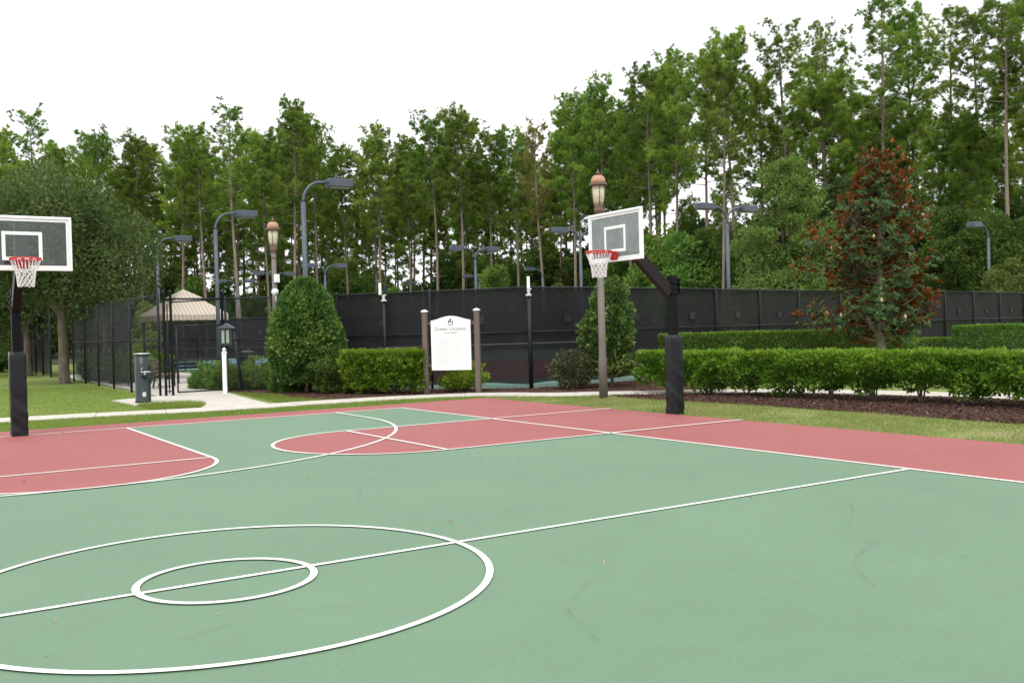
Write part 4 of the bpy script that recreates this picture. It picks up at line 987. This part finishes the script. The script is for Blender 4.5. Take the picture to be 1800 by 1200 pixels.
FRONT = [  # bearing, skyline row, distance, kind, extra look
    (-70, 250, 92, 2), (62, 195, 97, 0), (112, 262, 103, 4), (183, 240, 108, 3), (250, 246, 108, 0), (322, 228, 106, 2), (366, 232, 104, 1), (424, 186, 97, 5),
    (478, 232, 106, 4), (520, 182, 98, 2), (562, 222, 104, 3), (612, 262, 110, 0), (668, 226, 106, 2), (722, 246, 108, 4), (768, 212, 104, 1), (814, 202, 102, 0),
    (866, 236, 106, 3), (912, 238, 106, 5), (960, 218, 98, 'b'), (1012, 172, 95, 2), (1062, 146, 92, 0), (1108, 196, 92, 4), (1150, 132, 86, 3), (1190, 98, 83, 2),
    (1246, 100, 72, 6), (1300, 66, 79, 0), (1272, 120, 66, 1), (1384, 54, 78, 3), (1338, 130, 84, 4), (1440, 95, 84, 2), (1472, 50, 74, 6), (1550, -10, 68, 4),
    (1612, 26, 76, 1), (1688, 22, 68, 0), (1712, 16, 66, 5), (1782, 0, 60, 6), (1838, -20, 62, 0), (1900, -10, 64, 3), (1960, 10, 66, 2)]
MARKS = [(-200, 'over the left hoop'), (90, 'over the left oak crown'), (290, 'over the striped canopy'), (400, 'over the lower street lamp'), (515, 'over the big cone shrub'),
         (640, 'over the yellow hedge'), (745, 'over the info sign'), (850, 'over the tennis net'), (1000, 'over the right backboard'), (1145, 'over the right hoop pole'), (1230, 'over the large floodlight'),
         (1335, 'over the pale broadleaf tree'), (1460, 'over the magnolia'), (1660, 'right of the magnolia'), (1770, 'at the right edge')]
cnt = {}
LOOK = ['round topped', 'short crowned', 'full crowned', 'wide loose', 'narrow tall crowned', 'high crowned bare trunked', 'open branched']
for i, (x, yt, d, k) in enumerate(FRONT):
    mk = [m for a, m in MARKS if x >= a][-1]; c = cnt[mk] = cnt.get(mk, -1)+1
    look = 'browning' if k == 'b' else 'airy open crowned' if (x > 1330 and i % 4) or x in (62, 424, 672) else LOOK[k]
    x0, y0 = spot(x, d); h = (1.66+(hz(x)-yt)/f_*d)*.975
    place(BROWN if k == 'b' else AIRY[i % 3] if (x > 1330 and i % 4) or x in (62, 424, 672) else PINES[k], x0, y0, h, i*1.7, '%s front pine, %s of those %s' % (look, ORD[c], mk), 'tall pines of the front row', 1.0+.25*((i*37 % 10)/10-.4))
g = np.random.default_rng(14); tops = np.array([(a, b_) for a, b_, _, _ in FRONT]); fd = np.array([(a, c) for a, _, c, _ in FRONT]); od = np.argsort(tops[:, 0])
for i in range(115):
    x = -120+1300*(i+g.random())/95 if i < 95 else 1150+800*(i-95+g.random())/20; dd = np.interp(x, fd[od, 0], fd[od, 1])+ (5+44*g.random())
    x0, y0 = spot(x, dd); yt = np.interp(x, tops[od, 0], tops[od, 1])+(g.uniform(12, 150) if x < 1180 else g.uniform(90, 270))
    mk = [m for a, m in MARKS if x >= a][-1]; pk = int(g.choice([0, 2, 3, 4, 4, 6, 7, 7, 8, 8]))
    place(PINES[pk], x0, y0, 1.66+(hz(x)-yt)/f_*dd, g.uniform(0, 6.28), (LOOK+['long crowned', 'shaggy long crowned'])[pk]+' pine deep in the forest '+mk, 'pines deeper in the forest', g.uniform(.85, 1.25))
for i, (x, yt, d, lab) in enumerate(((1462, 165, 68, 'bushy young pine left of the magnolia top, above the pale broadleaf tree'), (1690, 235, 66, 'young pine between the tall trunks right of the magnolia'), (1745, 260, 72, 'young pine near the right edge behind the tall bare trunk'), (1560, 210, 76, 'young pine directly behind the magnolia top'))):
    x0, y0 = spot(x, d); place(YOUNG, x0, y0, 1.66+(hz(x)-yt)/f_*d, i*2., lab, 'young pines at the forest edge', 1.15)

def crown_arrays(g, blobs, n, size, aspect=.55, lump=.38, ls=1.1, hollow=.35):
    """leaves over several overlapping ellipsoid clumps of small leaf sprays"""
    w_ = np.array([b_[3]*b_[4] for b_ in blobs]); idx = g.choice(len(blobs), n, p=w_/w_.sum()); B = np.array(blobs)[idx]
    d = unit(g.normal(size=(n, 3))); rr = 1-np.abs(g.normal(size=n))*.16; ins = g.random(n) < hollow; rr[ins] = g.random(ins.sum())**.5
    P = B[:, :3]+d*rr[:, None]*np.column_stack([B[:, 3], B[:, 3], B[:, 4]]); fl = lumps(P, g, 12, ls)
    P += d*(lump*fl)[:, None]*B[:, 3:4]
    keep = lumps(P, g, 10, 1.7) > -.75+.25*g.normal(size=n); P = P[keep]; d = d[keep]; fl = fl[keep]
    tint = np.clip(.42+.22*fl+.2*lumps(P, g, 12, 2.6)+.08*g.normal(size=len(P)), 0, 1)
    return leaf_arrays(P, d+np.array([0, 0, .35]), size, tint, g, aspect, .8, .2)
def broad_proto(name, label, seed, H, Rr, zb, nblob, n, size, m, bark, r0=.2, lean=0., flat=.6, hollow=.35):
    g = np.random.default_rng(seed); r_ = random.Random(seed); t = thing(name, label, 'tree')
    b = MB(); fork = zb*.95; b.tube([(0, 0, -.15), (0, 0, .15), (lean*.3, 0, fork*.5), (lean*.6, .03, fork)], [r0*1.35, r0, r0*.85, r0*.75], 10)
    blobs = []
    for i in range(nblob):
        u = (i+.5)/nblob; z = zb+(H-zb)*(.12+.80*u); rad = Rr*math.sin(PI*min(.97, .22+.70*u))**.8*r_.uniform(.35, 1.); q = i*2.399
        br = Rr*r_.uniform(.34, .52)*(1.12-.5*u); c = (lean+rad*.75*math.cos(q), rad*.75*math.sin(q), z); blobs.append((*c, br, br*flat))
        limb(b, (lean*.6, 0, fork*r_.uniform(.85, 1)), (c[0], c[1], c[2]-.1), r0*.42, .03, .25, 5, 6)
    b.build('trunk', bark, t); V, T, tt = crown_arrays(g, blobs, n, size, hollow=hollow)
    mesh_tris('crown', V, T, tt, m, t); t['used'] = 0
    return t, H
OAK = broad_proto('oak_tree', 'oak', 51, 9.3, 4.3, 3.5, 36, 44000, .17, MT['oak'], MT['oakbark'], .24, flat=.62)
place(OAK, 4.0, 36.6, 8.5, .4, 'dark spreading oak with lichen covered trunk, nearest the canopy', 'oaks on the left lawn', 1.02)
OAK2 = broad_proto('oak_tree', 'oak', 52, 10.5, 4.6, 2.7, 26, 44000, .2, MT['oak'], MT['oakbark'], .26, flat=.75)
place(OAK2, 4.0, 49.0, 9.3, 0, 'oak with pale trunk standing farther back behind the left backboard', 'oaks on the left lawn')
place(OAK2, 2.0, 62.0, 9.5, 2.2, 'farthest oak at the left edge behind the hoop', 'oaks on the left lawn')
LIME = broad_proto('broadleaf_tree', 'tree', 53, 12.5, 3.6, 1.2, 34, 42000, .21, MT['lime'], MT['stem'], .16, flat=.5)
place(LIME, *spot(1392, 62), 12.7, 0, 'pale green feathery broadleaf tree left of the magnolia, above the fence', 'broadleaf trees at the forest edge', 1.0)
OLIVE = broad_proto('broadleaf_tree', 'tree', 54, 11.5, 3.0, 1.5, 26, 30000, .2, MT['oak'], MT['stem'], .15, flat=.6)
place(OLIVE, *spot(1480, 64), 11.4, 1, 'dull olive broadleaf tree directly left of the magnolia crown', 'broadleaf trees at the forest edge')
DARKB = broad_proto('broadleaf_tree', 'tree', 55, 9, 3.6, .6, 28, 42000, .2, MT['deep'], MT['stem'], .15, flat=.55)
place(DARKB, *spot(1700, 59), 8.8, 0, 'dark rounded broadleaf tree behind the single light right of the magnolia', 'broadleaf trees at the forest edge', 1.0)
place(DARKB, *spot(1800, 64), 8.2, 2, 'dark rounded broadleaf tree at the right edge above the fence', 'broadleaf trees at the forest edge', 1.1)
place(DARKB, *spot(1620, 68), 8.0, 4, 'dark rounded broadleaf tree showing just right of the magnolia crown', 'broadleaf trees at the forest edge', .95)
BUSHY = [broad_proto('understory_tree', 'u', 60+i, 8, 2.6, .5, 22, 15000, .27, MT[m], MT['stem'], .09, flat=.8, hollow=.6) for i, m in enumerate(('under', 'under', 'deep', 'lime'))]
g = np.random.default_rng(31)
US = [(1775, 52, 5.0, 3, 'bright yellow green sapling low at the right edge above the fence'), (1330, 60, 4.6, 3, 'low bright sapling under the pale broadleaf tree'), (1210, 70, 8.5, 0, 'green sapling behind the small floodlight over the right hoop pole'),
      (1160, 76, 9.5, 1, 'green sapling showing right of the right backboard'), (690, 100, 6.5, 0, 'bright sapling above the fence left of the info sign'), (870, 92, 8.0, 1, 'green sapling behind the twin light over the middle fence'),
      (990, 88, 6.0, 3, 'pale sapling above the fence left of the right backboard'), (265, 70, 4.6, 3, 'bright sapling above the side fence right of the near oak trunk'), (610, 95, 5.2, 0, 'low bright sapling above the fence right of the cone shrub'), (1440, 58, 4.4, 0, 'low green sapling behind the pole left of the magnolia')]
for i, (x, d, h, k, lab) in enumerate(US): place(BUSHY[k], *spot(x, d), h, i*1.3, lab, 'saplings along the forest edge', 1.1)
for i in range(275):
    x = -120+2080*(i+g.random())/235 if i < 235 else 250+900*(i-235+g.random())/40; d = np.interp(x, fd[od, 0], fd[od, 1])+(g.uniform(-3, 42) if i % 3 else g.uniform(22, 55)); h = (g.uniform(4, 12.5) if x < 1000 else g.uniform(5, 13))*(.75 if d < np.interp(x, fd[od, 0], fd[od, 1])+6 else 1)
    mk = [m for a, m in MARKS if x >= a][-1]
    bk = int(g.choice([0, 1, 2, 2]))
    place(BUSHY[bk], *spot(x, d), h, g.uniform(0, 6.28), ('dark green' if bk == 2 else 'mid green')+' understory tree among the pines '+mk, 'understory trees among the pines', g.uniform(.8, 1.15))
